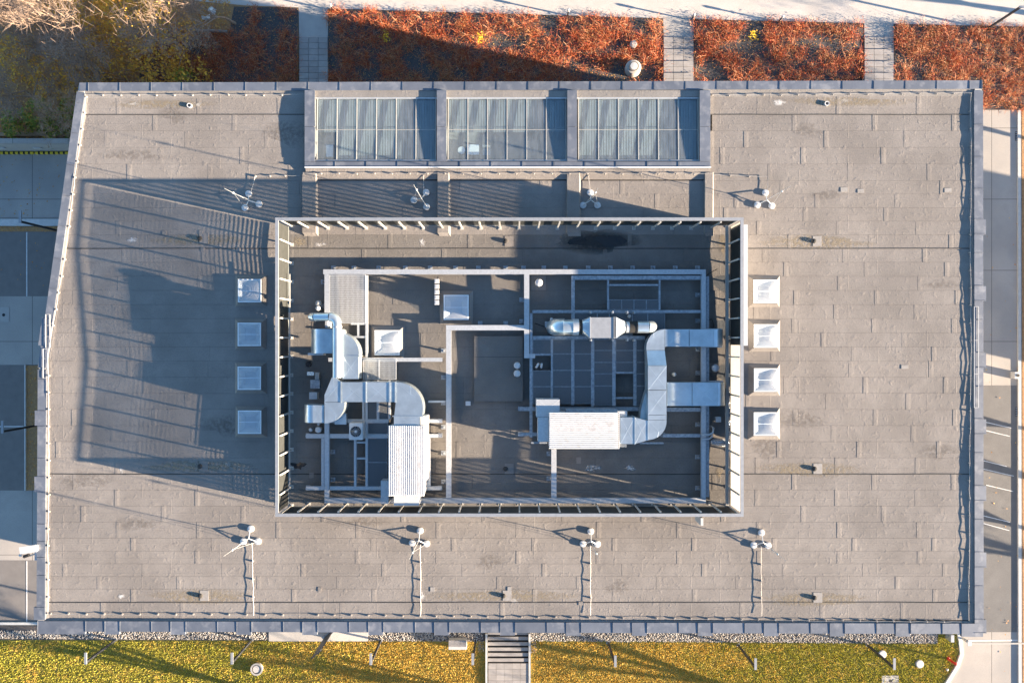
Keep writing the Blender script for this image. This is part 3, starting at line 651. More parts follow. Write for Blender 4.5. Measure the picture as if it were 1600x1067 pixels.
main = frame('wide galvanised beam grillage running round the whole plant area',
  [(505,421,1103,428.5), (507,428.6,514,500), (507,655,514,778), (507,778.2,1103,786), (1096,428.6,1103,777.8), (819,428.6,827,559.5), (827.2,553,836,559.5),
   (697,516.4,705,778), (697,508,819,516), (861.5,702,869.5,778), (513,559,691,565, .70), (819.3, 421, 827, 421.2)][:11],
  [(519,418), (551,418), (590,418), (632,418), (671,418), (711,418), (747,418), (790,418), (818,418), (850,418), (884,418), (920,418), (955,418), (990,418), (1022,418), (1057,418), (1092,418),
   (815,468), (815,502), (750,505), (790,505), (692,548), (692,590), (692,630), (692,668), (692,709), (692,754), (1092,460), (1092,501), (1092,546), (1092,583), (1092,664), (1092,715), (1092,764),
   (858,710), (858,749), (518,707), (518,751), (503,440), (503,478)])
west = frame('smaller galvanised frame under the left air handling unit and condenser',
  [(478,678,606,684.5,.66), (478,760,606,765.5,.65), (667,760,690,765.5,.65), (502,685,506.5,760,.645), (553,687,556.5,760,.66), (571,566,574.5,760,.655), (571,430,574.3,558,.66),
   (514,655,607,660.5,.64), (657,655,691,660.5,.64), (657,678,690,683.5,.63), (667,684,672.5,760,.64), (557,690,571,692.5,.65), (557,715,571,717.5,.65), (566,594,569.5,655,.63), (589,594,592,655,.62),
   (548,505,571,507.5,.64), (548,525,571,528,.64), (558,507,561,525,.63), (607,594,610,655,.62), (669,626,696,629,.5)],
  [(479,681), (479,763), (687,681), (687,763), (687,658)], 'galv')
east = frame('smaller galvanised frame carrying the right hand ducts and mesh panels',
  [(893,431,1096,437,.66), (893,437.3,898,500,.655), (832,484.5,1096,489,.65), (949,437.3,951.5,484,.66), (1029.5,437.3,1032,484,.66), (952,444,1029,446.5,.65), (1103.5,432,1108,776,.60),
   (828,489.3,832,553,.63), (827.5,560,832,683,.62), (833,525,1008,530,.63), (861,530.3,863.5,625,.64), (893,530.3,897,633,.645), (924,530.3,928,636,.64), (957,530.3,962,634,.645), (990,530.3,994,634,.64),
   (812,636,1000,642,.60), (812,676,860,681,.6), (830,690.5,855,693,.55), (1036,678,1096,683,.62), (1042,637,1096,643,.60), (1000,691,1037,693.5,.56), (963,581,990,583.5,.63), (963,620.5,990,623,.63), (833,553,861,555.5,.6)],
  [(813,639), (813,679), (1037,680)], 'galv_old')
# mesh walkway panels laid in the frames
def panel(px, t, z, m='grate', bars=None):
    a, b, c, d = px
    mb = MB().pbox(a+.4, b+.4, c-.4, d-.4, z, z-.02)
    fr = MB()
    for q in ((a,b,c,b+.5), (a,d-.5,c,d), (a,b+.5,a+.5,d-.5), (c-.5,b+.5,c,d-.5)): fr.pbox(*q, z+.006, z-.03)
    o = part('mesh_panel', mb, MT[m], t); part('panel_frame', fr, MT['galv_old'], o)
xs_ = [832.5, 861, 863.7, 893, 897.3, 924, 928.3, 957, 962.3, 990, 994.3, 1011]
for i in range(0, len(xs_), 2):
    ys_ = [530.5, 553, 578.5, 604, 631] if i < 6 else [530.5, 547.5, 566, 584, 603, 634]
    for q0, q1 in zip(ys_, ys_[1:]):
        if i == 0 and q0 == 553: continue
        if i == 8 and 580 < q0 < 622: continue
        panel((xs_[i], q0+.3, xs_[i+1], q1-.3), east, .615)
for a, b in ((897.5,933), (933.3,952), (952.3,988), (988.3,1012), (1012.3,1039)): panel((a, 489.5, b, 524.5 if a < 988 else 514), east, .615)
for i in range(4): panel((952+i*19.4, 468, 952+(i+1)*19.4-.4, 483.8), east, .625)
for a, b, c, d in ((575,684.8,605,722), (575,722.4,605,759.5), (570.4,594.5,588.6,655), (592.6,594.5,606.6,655), (575,661,606,677.6)): panel((a,b,c,d), west, .60)
def grating(px, z, t, stepx=.075, stepy=.3):
    a, b, c, d = px; x0, x1, y0, y1 = X(a, z), X(c, z), Y(d, z), Y(b, z); mb = MB()
    n = int((x1-x0)/stepx)
    for i in range(n+1): x = x0+(x1-x0)*i/n; mb.box(x-.014, x+.014, y0, y1, z-.035, z)
    n = int((y1-y0)/.11)
    for i in range(n+1): y = y0+(y1-y0)*i/n; mb.box(x0, x1, y-.012, y+.012, z-.03, z-.004)
    o = part('bar_grating', mb, MT['galv'], t, kind='stuff'); fr = MB()
    for q in ((a-1,b-1,c+1,b), (a-1,d,c+1,d+1), (a-1,b,a,d), (c,b,c+1,d)): fr.pbox(*q, z+.01, z-.05)
    part('grating_frame', fr, MT['galv'], t)
grating((515.5,430.5,570,504), .70, west); grating((568,562.5,591,592), .73, west); grating((593.2,562.5,618,592), .73, west)

# ------------------------------------------------------------------ ducts and units
def strip(mb, p, q, z0, h=.006, w_=.018):
    d = Vector((q[0]-p[0], q[1]-p[1])); n = Vector((-d.y, d.x)).normalized()*w_
    mb.add([(p[0]+n.x,p[1]+n.y,z0),(p[0]-n.x,p[1]-n.y,z0),(q[0]-n.x,q[1]-n.y,z0),(q[0]+n.x,q[1]+n.y,z0),(p[0],p[1],z0+h),(q[0],q[1],z0+h)], [(1,4,5,2),(4,0,3,5)])
def crossbreak(mb, a, b, c, d, zt, zb, rise=.035):      # duct section whose top sheet is creased corner to corner
    x0, x1, y0, y1 = X(a, zt), X(c, zt), Y(d, zt), Y(b, zt); mb.box(x0, x1, y0, y1, zb, zt)
    if rise: strip(mb, (x0, y0), (x1, y1), zt); strip(mb, (x0, y1), (x1, y0), zt)
    return mb
def creased_poly(mb, poly, zt, zb, rise=.03):
    mb.prism(poly, zb, zt); n = len(poly); cx = sum(p[0] for p in poly)/n; cy = sum(p[1] for p in poly)/n
    if rise > .015:
        ks = (0, n//3, 2*n//3) if n > 8 else range(n)
        for k in ks: strip(mb, poly[k], (cx, cy), zt)
    return mb
def flange(px, zt, zb):
    a, b, c, d = px; return MB().pbox(a, b, c, d, zt, zb)
def arc(cx, cy, r, a0, a1, n=10): return [(cx+r*math.cos(R(a0+(a1-a0)*i/n)), cy+r*math.sin(R(a0+(a1-a0)*i/n))) for i in range(n+1)]
def W(pts, z): return [(X(a, z), Y(b, z)) for a, b in pts]
DT = 2.25; DB = 1.15
# west rectangular duct run
t = thing('rectangular_duct', (X(570), Y(620), FZ), 'bent silver rectangular duct rising from the left air handling unit', 'duct', 'sheet metal ducts on the roof')
part('section', crossbreak(MB(), 534,597,571,628,DT,DB), MT['duct'], t); part('section', crossbreak(MB(), 572.5,597,608,628,DT,DB), MT['duct'], t); part('section', crossbreak(MB(), 609.5,597,617,628,DT,DB,.0), MT['duct'], t)
for a in (571.2, 608.2, 617.2, 532.3): part('flange', flange((a-.6,596,a+1.2,629,), DT+.03, DB-.03), MT['duct'], t)
el = [(618.5,597)]+arc(620, 640, 43, -88, 0, 12)[1:]+[(662,652),(659,664),(615.5,664),(615.5,652),(620,628),(618.5,628)]
part('elbow', creased_poly(MB(), W([(618.5,597)]+arc(620,638,41,-90,0,12)+[(660,650),(616,650),(618.5,628)], DT), DT, DB), MT['duct'], t)
part('section', crossbreak(MB(), 615.5,650.5,656,664,DT,DB,.03), MT['duct'], t); part('flange', flange((613,649.6,661,651), DT+.02, DB), MT['duct'], t)
part('transition', creased_poly(MB(), W([(520,586),(533,597),(531.5,597),(531.5,628),(507,628),(507,617)], DT), DT, DB), MT['duct'], t)
part('elbow', creased_poly(MB(), W([(507,628.6),(538,628.6)]+arc(507,630,31.5,0,90,12)+[(507,661)], DT), DT, DB), MT['duct'], t)
part('section', crossbreak(MB(), 489,633,506,660.5,DT-.03,DB,.02), MT['duct'], t)
mb = MB(); hood = arc(0, 0, 1, 0, 90, 8)            # quarter-round inlet hood turning down
x0, x1, y0, y1 = X(474,DT-.4), X(489,DT-.03), Y(660.5,DT-.03), Y(633,DT-.03)
pr = [(x1-(x1-x0)*math.sin(R(a)), (DT-.03)-(x1-x0)*(1-math.cos(R(a)))) for a in range(0, 91, 10)]+[(x0, DB-.2), (x1, DB-.2)]
n = len(pr); mb.add([(p[0], y0, p[1]) for p in pr]+[(p[0], y1, p[1]) for p in pr], [tuple(range(n)), tuple(range(2*n-1, n-1, -1))]+[(i, n+i, n+(i+1) % n, (i+1) % n) for i in range(n)])
part('intake_hood', mb, MT['duct'], t, True)
for px, py in ((545,612), (590,612), (625,640), (517,645)): part('support_leg', MB().pbox(px-1.5,py-1.5,px+1.5,py+1.5,DB,.73), MT['galv_old'], t)
part('drop_box', MB().pbox(523,646,541,663,1.0,.67), MT['duct'], t)
# upper west duct with hood, and round pipe over it
t = thing('rectangular_duct', (X(530), Y(550), FZ), 'silver duct with quarter round bend and hood left of the mesh walkway', 'duct', 'sheet metal ducts on the roof')
part('elbow', creased_poly(MB(), W([(535,515)]+arc(527,553,34,-74,0,12)+[(560,556),(535,556)], DT-.1), DT-.1, DB), MT['duct'], t)
part('section', crossbreak(MB(), 535,556.8,560,592,DT-.1,DB), MT['duct'], t); part('flange', flange((533.8,555.7,561.5,557,), DT-.07, DB-.02), MT['duct'], t)
part('section', crossbreak(MB(), 505,514,534,552,DT-.2,DB,.02), MT['duct'], t)
x0, x1, y0, y1 = X(482,DT-.5), X(505,DT-.2), Y(552,DT-.2), Y(514,DT-.2)
pr = [(x1-(x1-x0)*math.sin(R(a)), (DT-.2)-(x1-x0)*(1-math.cos(R(a)))) for a in range(0, 91, 10)]+[(x0, DB-.3), (x1, DB-.3)]
n = len(pr); mb = MB().add([(p[0], y0, p[1]) for p in pr]+[(p[0], y1, p[1]) for p in pr], [tuple(range(n)), tuple(range(2*n-1, n-1, -1))]+[(i, n+i, n+(i+1) % n, (i+1) % n) for i in range(n)])
part('intake_hood', mb, MT['duct'], t, True); part('hood_flange', MB().pbox(481,551.5,505,555,1.5,.8), MT['galv'], t)
for px, py in ((545,545), (548,585), (515,530)): part('support_leg', MB().pbox(px-1.5,py-1.5,px+1.5,py+1.5,DB,.73), MT['galv_old'], t)
PZ = 2.42; pr_ = .24
t = thing('round_duct', (X(527), Y(530), FZ), 'silver round pipe with elbow lying over the left ducts', 'duct', 'sheet metal ducts on the roof')
path = [(X(526.5,PZ), Y(590,PZ), PZ-.15), (X(526.5,PZ), Y(500,PZ), PZ)]
part('pipe', MB().tube([(X(526,PZ),Y(590,PZ),PZ-.1),(X(526,PZ),Y(506,PZ),PZ-.1)], .27, 20), MT['duct'], t, True)
c = (X(526,PZ), Y(506,PZ))
pth = [(X(526,PZ),Y(506,PZ),PZ-.1)]+[(X(526,PZ)+.42*(1-math.cos(R(a)))*-1, Y(506,PZ)+.42*math.sin(R(a)), PZ-.1) for a in range(15, 91, 15)]
part('elbow', MB().tube(pth, .285, 20), MT['duct'], t, True)
e = pth[-1]; part('pipe', MB().tube([e, (X(490,PZ),Y(495,PZ),PZ-.35)], .25, 20), MT['duct'], t, True)
part('elbow', MB().tube([(X(490,PZ),Y(495,PZ),PZ-.35),(X(485,PZ),Y(495,PZ),PZ-.45),(X(483.5,PZ),Y(495,PZ),PZ-.75),(X(483.5,PZ),Y(495,PZ),.6)], .262, 20), MT['duct'], t, True)
part('clamp_band', MB().tube([(X(526,PZ),Y(512,PZ),PZ-.1),(X(526,PZ),Y(509.5,PZ),PZ-.1)], .30, 20), MT['galv'], t, True)
part('support_leg', MB().pbox(508,500,512,512,1.7,.74), MT['galv'], t)
# air handling units with ribbed white roofs
def ahu(a, b, c, d, zt, along_y, nrib, label):
    t = thing('air_handling_unit', (X((a+c)/2), Y((b+d)/2), FZ), label, 'air handler', 'white ribbed air handling units')
    part('casing', MB().pbox(a+1, b+1, c-1, d-1, zt-.09, .735), MT['white'], t)
    part('roof_sheet', MB().pbox(a, b, c, d, zt-.05, zt-.088), MT['rib'], t)
    if along_y: L_ = (c-a)/nrib
    else: L_ = (d-b)/nrib
    for i in range(nrib):
        mb = MB()
        if along_y:
            x0, x1 = X(a+(i+.12)*L_, zt), X(a+(i+.66)*L_, zt); y0, y1 = Y(d-.6, zt), Y(b+1, zt); k = .02
            mb.hexa([(x0,y0,zt-.049),(x1,y0,zt-.049),(x1,y1,zt-.049),(x0,y1,zt-.049),(x0+k,y0,zt),(x1-k,y0,zt),(x1-k,y1,zt),(x0+k,y1,zt)])
        else:
            y1, y0 = Y(b+(i+.14)*L_, zt), Y(b+(i+.68)*L_, zt); x0, x1 = X(a+.8, zt), X(c-2.5, zt); k = .02
            mb.hexa([(x0,y0,zt-.049),(x1,y0,zt-.049),(x1,y1,zt-.049),(x0,y1,zt-.049),(x0,y0+k,zt),(x1,y0+k,zt),(x1,y1-k,zt),(x0,y1-k,zt)])
            part('rib_opening', MB().pbox(c-2.3, b+(i+.2)*L_, c-1, b+(i+.62)*L_, zt-.03, zt-.051), MT['black'], t)
        part('rib', mb, MT['rib'], t)
    for px in (a+4, c-4):
        for py in (b+4, d-4): part('foot', MB().pbox(px-2,py-2,px+2,py+2,.734,.70), MT['galv_old'], t)
    return t
t = ahu(607,664.5,663,775,2.35,True,17,'white ribbed air handling unit on the left, standing lengthwise up the picture')
part('outlet_box', MB().pbox(615.5,775.5,654.5,789.5,2.05,.9), MT['white'], t); part('side_box', MB().pbox(595,751,607,787,1.6,.75), MT['galv'], t)
part('service_box', MB().pbox(657,650,667.5,664,2.2,1.2), MT['white'], t); part('side_rail', MB().pbox(663.5,664.5,667,750,2.0,1.0), MT['white'], t)
t = ahu(858,644,968,701,2.35,False,18,'white ribbed air handling unit on the right, lying lengthwise across the picture')
part('side_box', MB().pbox(840.5,652,857.5,690,2.05,.78), MT['galv'], t)
part('inlet_box', crossbreak(MB(), 838,624,874.5,651.5,2.0,.8,.03), MT['galv'], t); part('control_strip', MB().pbox(884,639,964,643.5,1.8,1.0), MT['galv_old'], t); part('service_box', MB().pbox(965,642.5,980,651,2.0,1.2), MT['white'], t)
part('base_rail', MB().pbox(966,694,979,698.5,1.2,.74), MT['cream'], t)
# condenser
cz = 1.55; t = thing('condenser_unit', (X(559), Y(672), .66), 'small square white condenser with round fan beside the left unit', 'condenser')
part('casing', MB().pbox(545.5,661,566.5,687,cz,.67), MT['white'], t); fx, fy = X(556,cz), Y(674,cz)
part('fan_shroud', MB().lathe(fx, fy, [(.36, cz+.002), (.36, cz+.035), (.33, cz+.035), (.33, cz+.003)], 28), MT['white'], t, True)
part('fan_well', MB().lathe(fx, fy, [(.33, cz+.001), (.33, cz+.006)], 28), MT['black'], t)
for i in range(16):
    a = 2*math.pi*i/16; part('grille_wire', MB().cyl((fx+.06*math.cos(a), fy+.06*math.sin(a), cz+.03), (fx+.34*math.cos(a), fy+.34*math.sin(a), cz+.03), .011, n=5), MT['screen_top'], t)
part('fan_hub', MB().lathe(fx, fy, [(.07, cz+.01), (.07, cz+.045), (.03, cz+.05)], 14), MT['white'], t, True)
# east: round duct with box silencer
RZ = 1.75
t = thing('round_duct', (X(940), Y(512), FZ), 'round silver duct with square silencer box in the middle, right of centre', 'duct', 'sheet metal ducts on the roof')
yc = Y(510.5, RZ)
def hc(name, a, b, r, m='duct', z=RZ, r1=None, py=511): part(name, MB().tube([(X(a,z),Y(py,z),z),(X(b,z),Y(py,z),z)], [r, r if r1 is None else r1], 22), MT[m], t, True)
part('elbow', MB().tube([(X(882,RZ),yc,RZ),(X(875,RZ),yc,RZ-.05),(X(870,RZ),yc,RZ-.22),(X(868,RZ),yc,RZ-.5),(X(868,RZ),yc,.25)], .50, 22), MT['duct'], t, True)
hc('pipe', 878, 896, .46, 'duct'); hc('pipe', 895, 904, .49, 'galv'); hc('collar', 904, 909.5, .43, 'rubber')
x0, x1 = X(910,2.0), X(922,2.25); yb0, yb1 = Y(528,2.25), Y(496,2.25)
def cone(xa, ra, xb, name):
    mb = MB(); n = 24; ring = []
    for k in range(n):
        a = 2*math.pi*k/n; ring.append((xa, yc+ra*math.cos(a), RZ+ra*math.sin(a)))
    sq = []
    hy = (yb1-yb0)/2; ym = (yb0+yb1)/2; hz = .5
    for k in range(n):
        a = 2*math.pi*k/n; c_, s_ = math.cos(a), math.sin(a); m_ = max(abs(c_), abs(s_)); sq.append((xb, ym+hy*c_/m_, RZ+hz*s_/m_))
    mb.add(ring+sq, [(k, (k+1) % n, n+(k+1) % n, n+k) for k in range(n)]+[tuple(range(n-1, -1, -1)), tuple(range(n, 2*n))]); part(name, mb, MT['duct'], t)
cone(x0, .42, x1, 'transition'); part('silencer_box', MB().box(x1+.03, X(958.5,2.25), yb0, yb1, RZ-.5, RZ+.5), MT['screen_top'], t)
for xx in (x1-.01, X(959,2.25), X(962,2.25)): part('flange', MB().box(xx, xx+.035, yb0-.03, yb1+.03, RZ-.53, RZ+.53), MT['galv'], t)
cone(X(977,2.0), .36, X(963.2,2.25), 'transition'); hc('collar', 978, 983, .34, 'galv'); hc('flexible_sleeve', 983, 993.5, .35, 'rubber'); hc('collar', 993.5, 995.5, .37, 'black')
hc('pipe', 995.8, 1013, .36, 'duct'); part('elbow', MB().tube([(X(1012,RZ),yc,RZ),(X(1017,RZ),yc,RZ-.06),(X(1019.5,RZ),yc,RZ-.3),(X(1019.5,RZ),yc,.65)], .355, 22), MT['duct'], t, True)
for px in (924, 958, 981, 992): part('support_leg', MB().pbox(px-1,486,px+1,490,1.3,.62), MT['galv'], t); part('support_leg', MB().pbox(px-1,530,px+1,533,1.3,.62), MT['galv'], t)
# east rectangular duct
t = thing('rectangular_duct', (X(1030), Y(600), FZ), 'long silver rectangular duct with two branches joining the right unit', 'duct', 'sheet metal ducts on the roof')
D2 = 1.72
part('section', crossbreak(MB(), 1039,514.5,1076.5,541.5,D2,DB-.2), MT['duct'], t); part('section', crossbreak(MB(), 1077.3,514.5,1115,541.5,D2,DB-.2), MT['duct'], t)
def ehood(py0, py1, pa, pb, zt):
    x0, x1, y0, y1 = X(pa,zt), X(pb,zt-.4), Y(py1,zt), Y(py0,zt)
    pr = [(x0+(x1-x0)*math.sin(R(a)), zt-(x1-x0)*(1-math.cos(R(a)))) for a in range(0, 91, 10)]+[(x1, .8), (x0, .8)]
    n = len(pr); mb = MB().add([(p[0], y0, p[1]) for p in pr]+[(p[0], y1, p[1]) for p in pr], [tuple(range(n-1, -1, -1)), tuple(range(n, 2*n))]+[(i, (i+1) % n, n+(i+1) % n, n+i) for i in range(n)])
    part('intake_hood', mb, MT['duct'], t, True); part('hood_flange', MB().box(x0-.3, x1+.02, y0-.06, y1+.06, .74, .8), MT['galv'], t)
ehood(514.5, 541.5, 1115.2, 1131, D2)
part('elbow', creased_poly(MB(), W([(1038.5,514.5)]+arc(1038.5,543,28.5,-90,-180,12)[1:]+[(1010,547),(1038.5,547)], D2), D2, DB-.2), MT['duct'], t)
mb = MB(); xa, xb = X(1012.5,DT), X(1041.5,DT); ya, yb_ = Y(547.5,D2), Y(571,DT)       # offset piece climbing to the higher run
mb.hexa([(X(1010.5,D2),ya,DB-.2),(xa,yb_,DB),(xb,yb_,DB),(X(1038.5,D2),ya,DB-.2),(X(1010.5,D2),ya,D2),(xa,yb_,DT),(xb,yb_,DT),(X(1038.5,D2),ya,D2)][:0] or [(X(1010.5,D2),ya,DB-.2),(X(1038.5,D2),ya,DB-.2),(xb,yb_,DB),(xa,yb_,DB),(X(1010.5,D2),ya,D2),(X(1038.5,D2),ya,D2),(xb,yb_,DT),(xa,yb_,DT)])
mb.f = [tuple(reversed(f)) for f in mb.f]; part('offset', mb, MT['duct'], t)
for q0, q1 in ((571.5,609), (609.8,648), (648.6,656)): part('section', crossbreak(MB(), 1012.5,q0,1041.5,q1,DT,DB,.03 if q1 != 656 else .0), MT['duct'], t)
part('elbow', creased_poly(MB(), W([(1012.5,656.5),(1041.5,656.5)]+arc(1012.5,658,29,0,90,12)+[(1012.5,687)], DT), DT, DB), MT['duct'], t)
part('transition', creased_poly(MB(), W([(1012,657.5),(992,652),(992,693.5),(1012,687.5)], DT), DT, DB), MT['duct'], t)
part('section', crossbreak(MB(), 969,652,991.5,693.5,DT,DB), MT['duct'], t)
for a in (991.4, 1011.9): part('flange', MB().pbox(a, 651 if a < 1000 else 657, a+1, 694.5 if a < 1000 else 688, DT+.02, DB), MT['duct'], t)
part('section', crossbreak(MB(), 1042.5,597.5,1081,634,D2-.05,DB-.2), MT['duct'], t); part('section', crossbreak(MB(), 1081.8,597.5,1121,634,D2-.05,DB-.2), MT['duct'], t); ehood(597.5, 634, 1121.2, 1133, D2-.05)
part('inner_bend', creased_poly(MB(), W([(1011.5,606)]+[(1000+11*(1-math.sin(R(a))), 606+55*(a/90)) for a in range(20,91,14)]+[(1011.5,664)], 1.5), 1.5, .8, .01), MT['duct'], t)
for px, py in ((1028,530), (1090,528), (1027,600), (1027,640), (1095,616), (1000,672)): part('support_leg', MB().pbox(px-1.5,py-1.5,px+1.5,py+1.5,DB-.1,.63), MT['galv_old'], t)
# ------------------------------------------------------------------ domed roof lights
def dome(px, py, label, group, w_=36.5, ch=.23):
    cx, cy = X(px, ch), Y(py, ch); b0 = rz(cy)+.02; zt = b0+ch; h = M(w_, ch)/2
    t = thing('dome_rooflight', (cx, cy, b0-.02), label, 'rooflight', group)
    k = h+.27; q = h+.03
    for nm, c4 in enumerate((((-k,-k),(k,-k),(q,-q),(-q,-q)), ((k,-k),(k,k),(q,q),(q,-q)), ((k,k),(-k,k),(-q,q),(q,q)), ((-k,k),(-k,-k),(-q,-q),(-q,q)))):
        lo = [(cx+p[0], cy+p[1], max(.0, b0-.02)) for p in c4[:2]]; hi = [(cx+p[0], cy+p[1], zt) for p in c4[2:]]
        ins = [(cx+c4[1][0]*.6, cy+c4[1][1]*.6, b0-.02), (cx+c4[0][0]*.6, cy+c4[0][1]*.6, b0-.02)]
        mb = MB().add([lo[0], lo[1], hi[0], hi[1], (hi[0][0], hi[0][1], b0-.03), (hi[1][0], hi[1][1], b0-.03)], [(0,1,2,3), (3,2,4,5), (1,0,5,4), (0,3,5), (1,4,2)])
        part('kerb_side', mb, MT['membrane'], t)
    fr = MB()
    for bx in ((-h,h,-h,-h+.07), (-h,h,h-.07,h), (-h,-h+.07,-h+.07,h-.07), (h-.07,h,-h+.07,h-.07)): fr.box(cx+bx[0], cx+bx[1], cy+bx[2], cy+bx[3], zt-.02, zt+.05)
    part('frame', fr, MT['frame_white'], t)
    lo_, q_ = h-.065, h*.45
    part('shaft', MB().add([(cx-lo_,cy-lo_,zt-.015),(cx+lo_,cy-lo_,zt-.015),(cx+lo_,cy+lo_,zt-.015),(cx-lo_,cy+lo_,zt-.015),(cx-q_,cy-q_,zt-.19),(cx+q_,cy-q_,zt-.19),(cx+q_,cy+q_,zt-.19),(cx-q_,cy+q_,zt-.19)], [(0,1,5,4),(1,2,6,5),(2,3,7,6),(3,0,4,7),(4,5,6,7)]), MT['dome_inner'], t)
    part('centre_bar', MB().box(cx-h+.07, cx+h-.07, cy-.025, cy+.025, zt-.02, zt+.02), MT['frame_white'], t)
    n = 12; r_ = h-.06; vs = []; fs = []
    for i in range(n+1):
        for j in range(n+1):
            u, v = i/n*2-1, j/n*2-1; vs.append((cx+u*r_, cy+v*r_, zt+.052+.26*(1-abs(u)**2.6)*(1-abs(v)**2.6)))
    for i in range(n):
        for j in range(n): a = i*(n+1)+j; fs.append((a, a+n+1, a+n+2, a+1))
    part('dome', MB().add(vs, fs), MT['dome'], t, True)
ordn = ('first', 'second', 'third', 'fourth')
for i, py in enumerate((454.5, 522.5, 590.5, 659)): dome(391, py, 'square domed rooflight west of the plant screen, %s from the top' % ordn[i], 'domed rooflights west of the screen')
for i, py in enumerate((455.5, 525, 593.5, 662)): dome(1195, py, 'square domed rooflight east of the plant screen, %s from the top' % ordn[i], 'domed rooflights east of the screen')
dome(713, 480.5, 'milky domed rooflight beside the column of five small boxes', 'domed rooflights inside the screen', 39)
dome(605.5, 535.5, 'domed rooflight between the left duct and the mesh walkway', 'domed rooflights inside the screen', 39)
# low felt covered hatch
hz = .32; t = thing('roof_hatch', (X(779), Y(576), rz(Y(576))), 'low felt covered rectangular hatch in the middle of the plant area', 'hatch')
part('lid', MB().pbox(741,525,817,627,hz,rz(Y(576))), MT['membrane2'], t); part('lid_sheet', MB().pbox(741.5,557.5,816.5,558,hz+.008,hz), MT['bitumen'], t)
# ------------------------------------------------------------------ small roof fittings
def cowl(px, py, r, h, label, m='white', base=None):
    cx, cy = X(px, h), Y(py, h); b0 = rz(cy); t = thing('vent_cowl', (cx, cy, b0), label, 'vent')
    part('stem', MB().lathe(cx, cy, [(r*.7, b0), (r*.7, b0+h*.7)], 14), MT['galv_old'], t, True)
    part('cap', MB().lathe(cx, cy, [(r*.95, b0+h*.68), (r, b0+h*.75), (r*.8, b0+h*.93), (r*.3, b0+h)], 18), MT[m], t, True)
    if base: part('base_plate', MB().box(cx-base, cx+base, cy-base, cy+base, b0, b0+.05), MT['membrane'], t)
cowl(808,571,.21,.55,'upper of two white round vent caps on the felt hatch edge'); cowl(808,583.5,.22,.55,'lower of two white round vent caps on the felt hatch edge')
cowl(842,441.5,.24,.5,'white round vent on a square felt base near the top beam', 'white', .45)
cowl(497,671.5,.22,.6,'larger grey round vent below the left intake hood','galv'); cowl(485,671.5,.13,.5,'smaller grey round vent below the left intake hood','galv'); cowl(497.5,662.5,.1,.4,'tiny grey vent just under the left intake hood','galv')
cowl(1054,585,.13,.9,'short white vent pipe between the two right duct branches'); cowl(1118,575,.25,.55,'round grey vent between the intake hoods near the east screen','galv', .3)
cowl(862,499,.11,.6,'tiny white vent beside the big round elbow'); cowl(984,494,.11,.9,'tiny white vent pipe beside the silencer box'); cowl(482,569,.2,.5,'black round vent left of the round pipe','black')
cowl(497,474,.2,.6,'cream round vent left of the mesh walkway','cream'); cowl(496,481.5,.15,.8,'white vent just above the round pipe elbow')
cowl(790,377,.17,.35,'grey vent dome on the drain line under the top beam','galv_old') if False else 0
for i, py in enumerate((439.5, 448, 456.5, 465, 473)):
    cx, cy = X(682.5,.85), Y(py,.85); b0 = rz(cy)
    t = thing('vent_box', (cx, cy, b0), 'small white cowl box, %s from the top in a column of five' % ('first','second','third','fourth','lowest')[i], 'vent', 'column of five white vent boxes')
    part('stem', MB().lathe(cx, cy, [(.08, b0), (.08, b0+.68)], 10), MT['galv_old'], t, True); part('cap', MB().box(cx-.13, cx+.13, cy-.13, cy+.13, b0+.68, b0+.9), MT['white'], t); part('cap_vent', MB().box(cx-.11, cx-.0, cy-.10, cy+.10, b0+.901, b0+.908), MT['galv'], t)
def boxy(name, px, py, w_, d_, h, label, cat, m='white', z0=None):
    cx, cy = X(px, h), Y(py, h); b0 = rz(cy) if z0 is None else z0; t = thing(name, (cx, cy, b0), label, cat)
    part('body', MB().box(cx-w_/2, cx+w_/2, cy-d_/2, cy+d_/2, b0, b0+h), MT[m], t); part('lid', MB().box(cx-w_/2-.015, cx+w_/2+.015, cy-d_/2-.015, cy+d_/2+.015, b0+h, b0+h+.03), MT[m], t)
boxy('junction_box', 731.5, 630, .28, .24, .12, 'small white box on the felt below the hatch', 'box'); boxy('junction_box', 856, 507, .33, .33, .5, 'grey square box left of the big round elbow', 'box', 'galv_old'); boxy('junction_box', 490, 618, .45, .40, .45, 'grey square box above the left intake hood', 'box', 'galv')
boxy('junction_box', 1122, 655, .3, .3, .35, 'white square box beside the east screen below the foil', 'box'); boxy('fan_motor', 493, 600, .55, .5, .35, 'grey cast motor beside the left ducts', 'motor', 'galv_old'); boxy('pipe_end', 486, 583.5, .4, .2, .3, 'white pipe end left of the ducts', 'pipe', 'foil'); boxy('pipe_end', 496, 587, .22, .4, .3, 'red and white capped pipe end left of the ducts', 'pipe', 'cream')
for px, py, an in ((839,571,.5), (846,571,.1)):
    cx, cy = X(px,.7), Y(py,.7); b0 = rz(cy); single('pipe_stub', MB().tube([(cx-.1*an,cy-.15,b0),(cx-.05*an,cy-.1,b0+.5),(cx+.2*an,cy+.12,b0+.6)], .07, 10), MT['white'], 'white pipe stub in the floor opening, %s of a pair' % ('left' if px < 842 else 'right'), 'pipe', 'white pipe stubs', True)
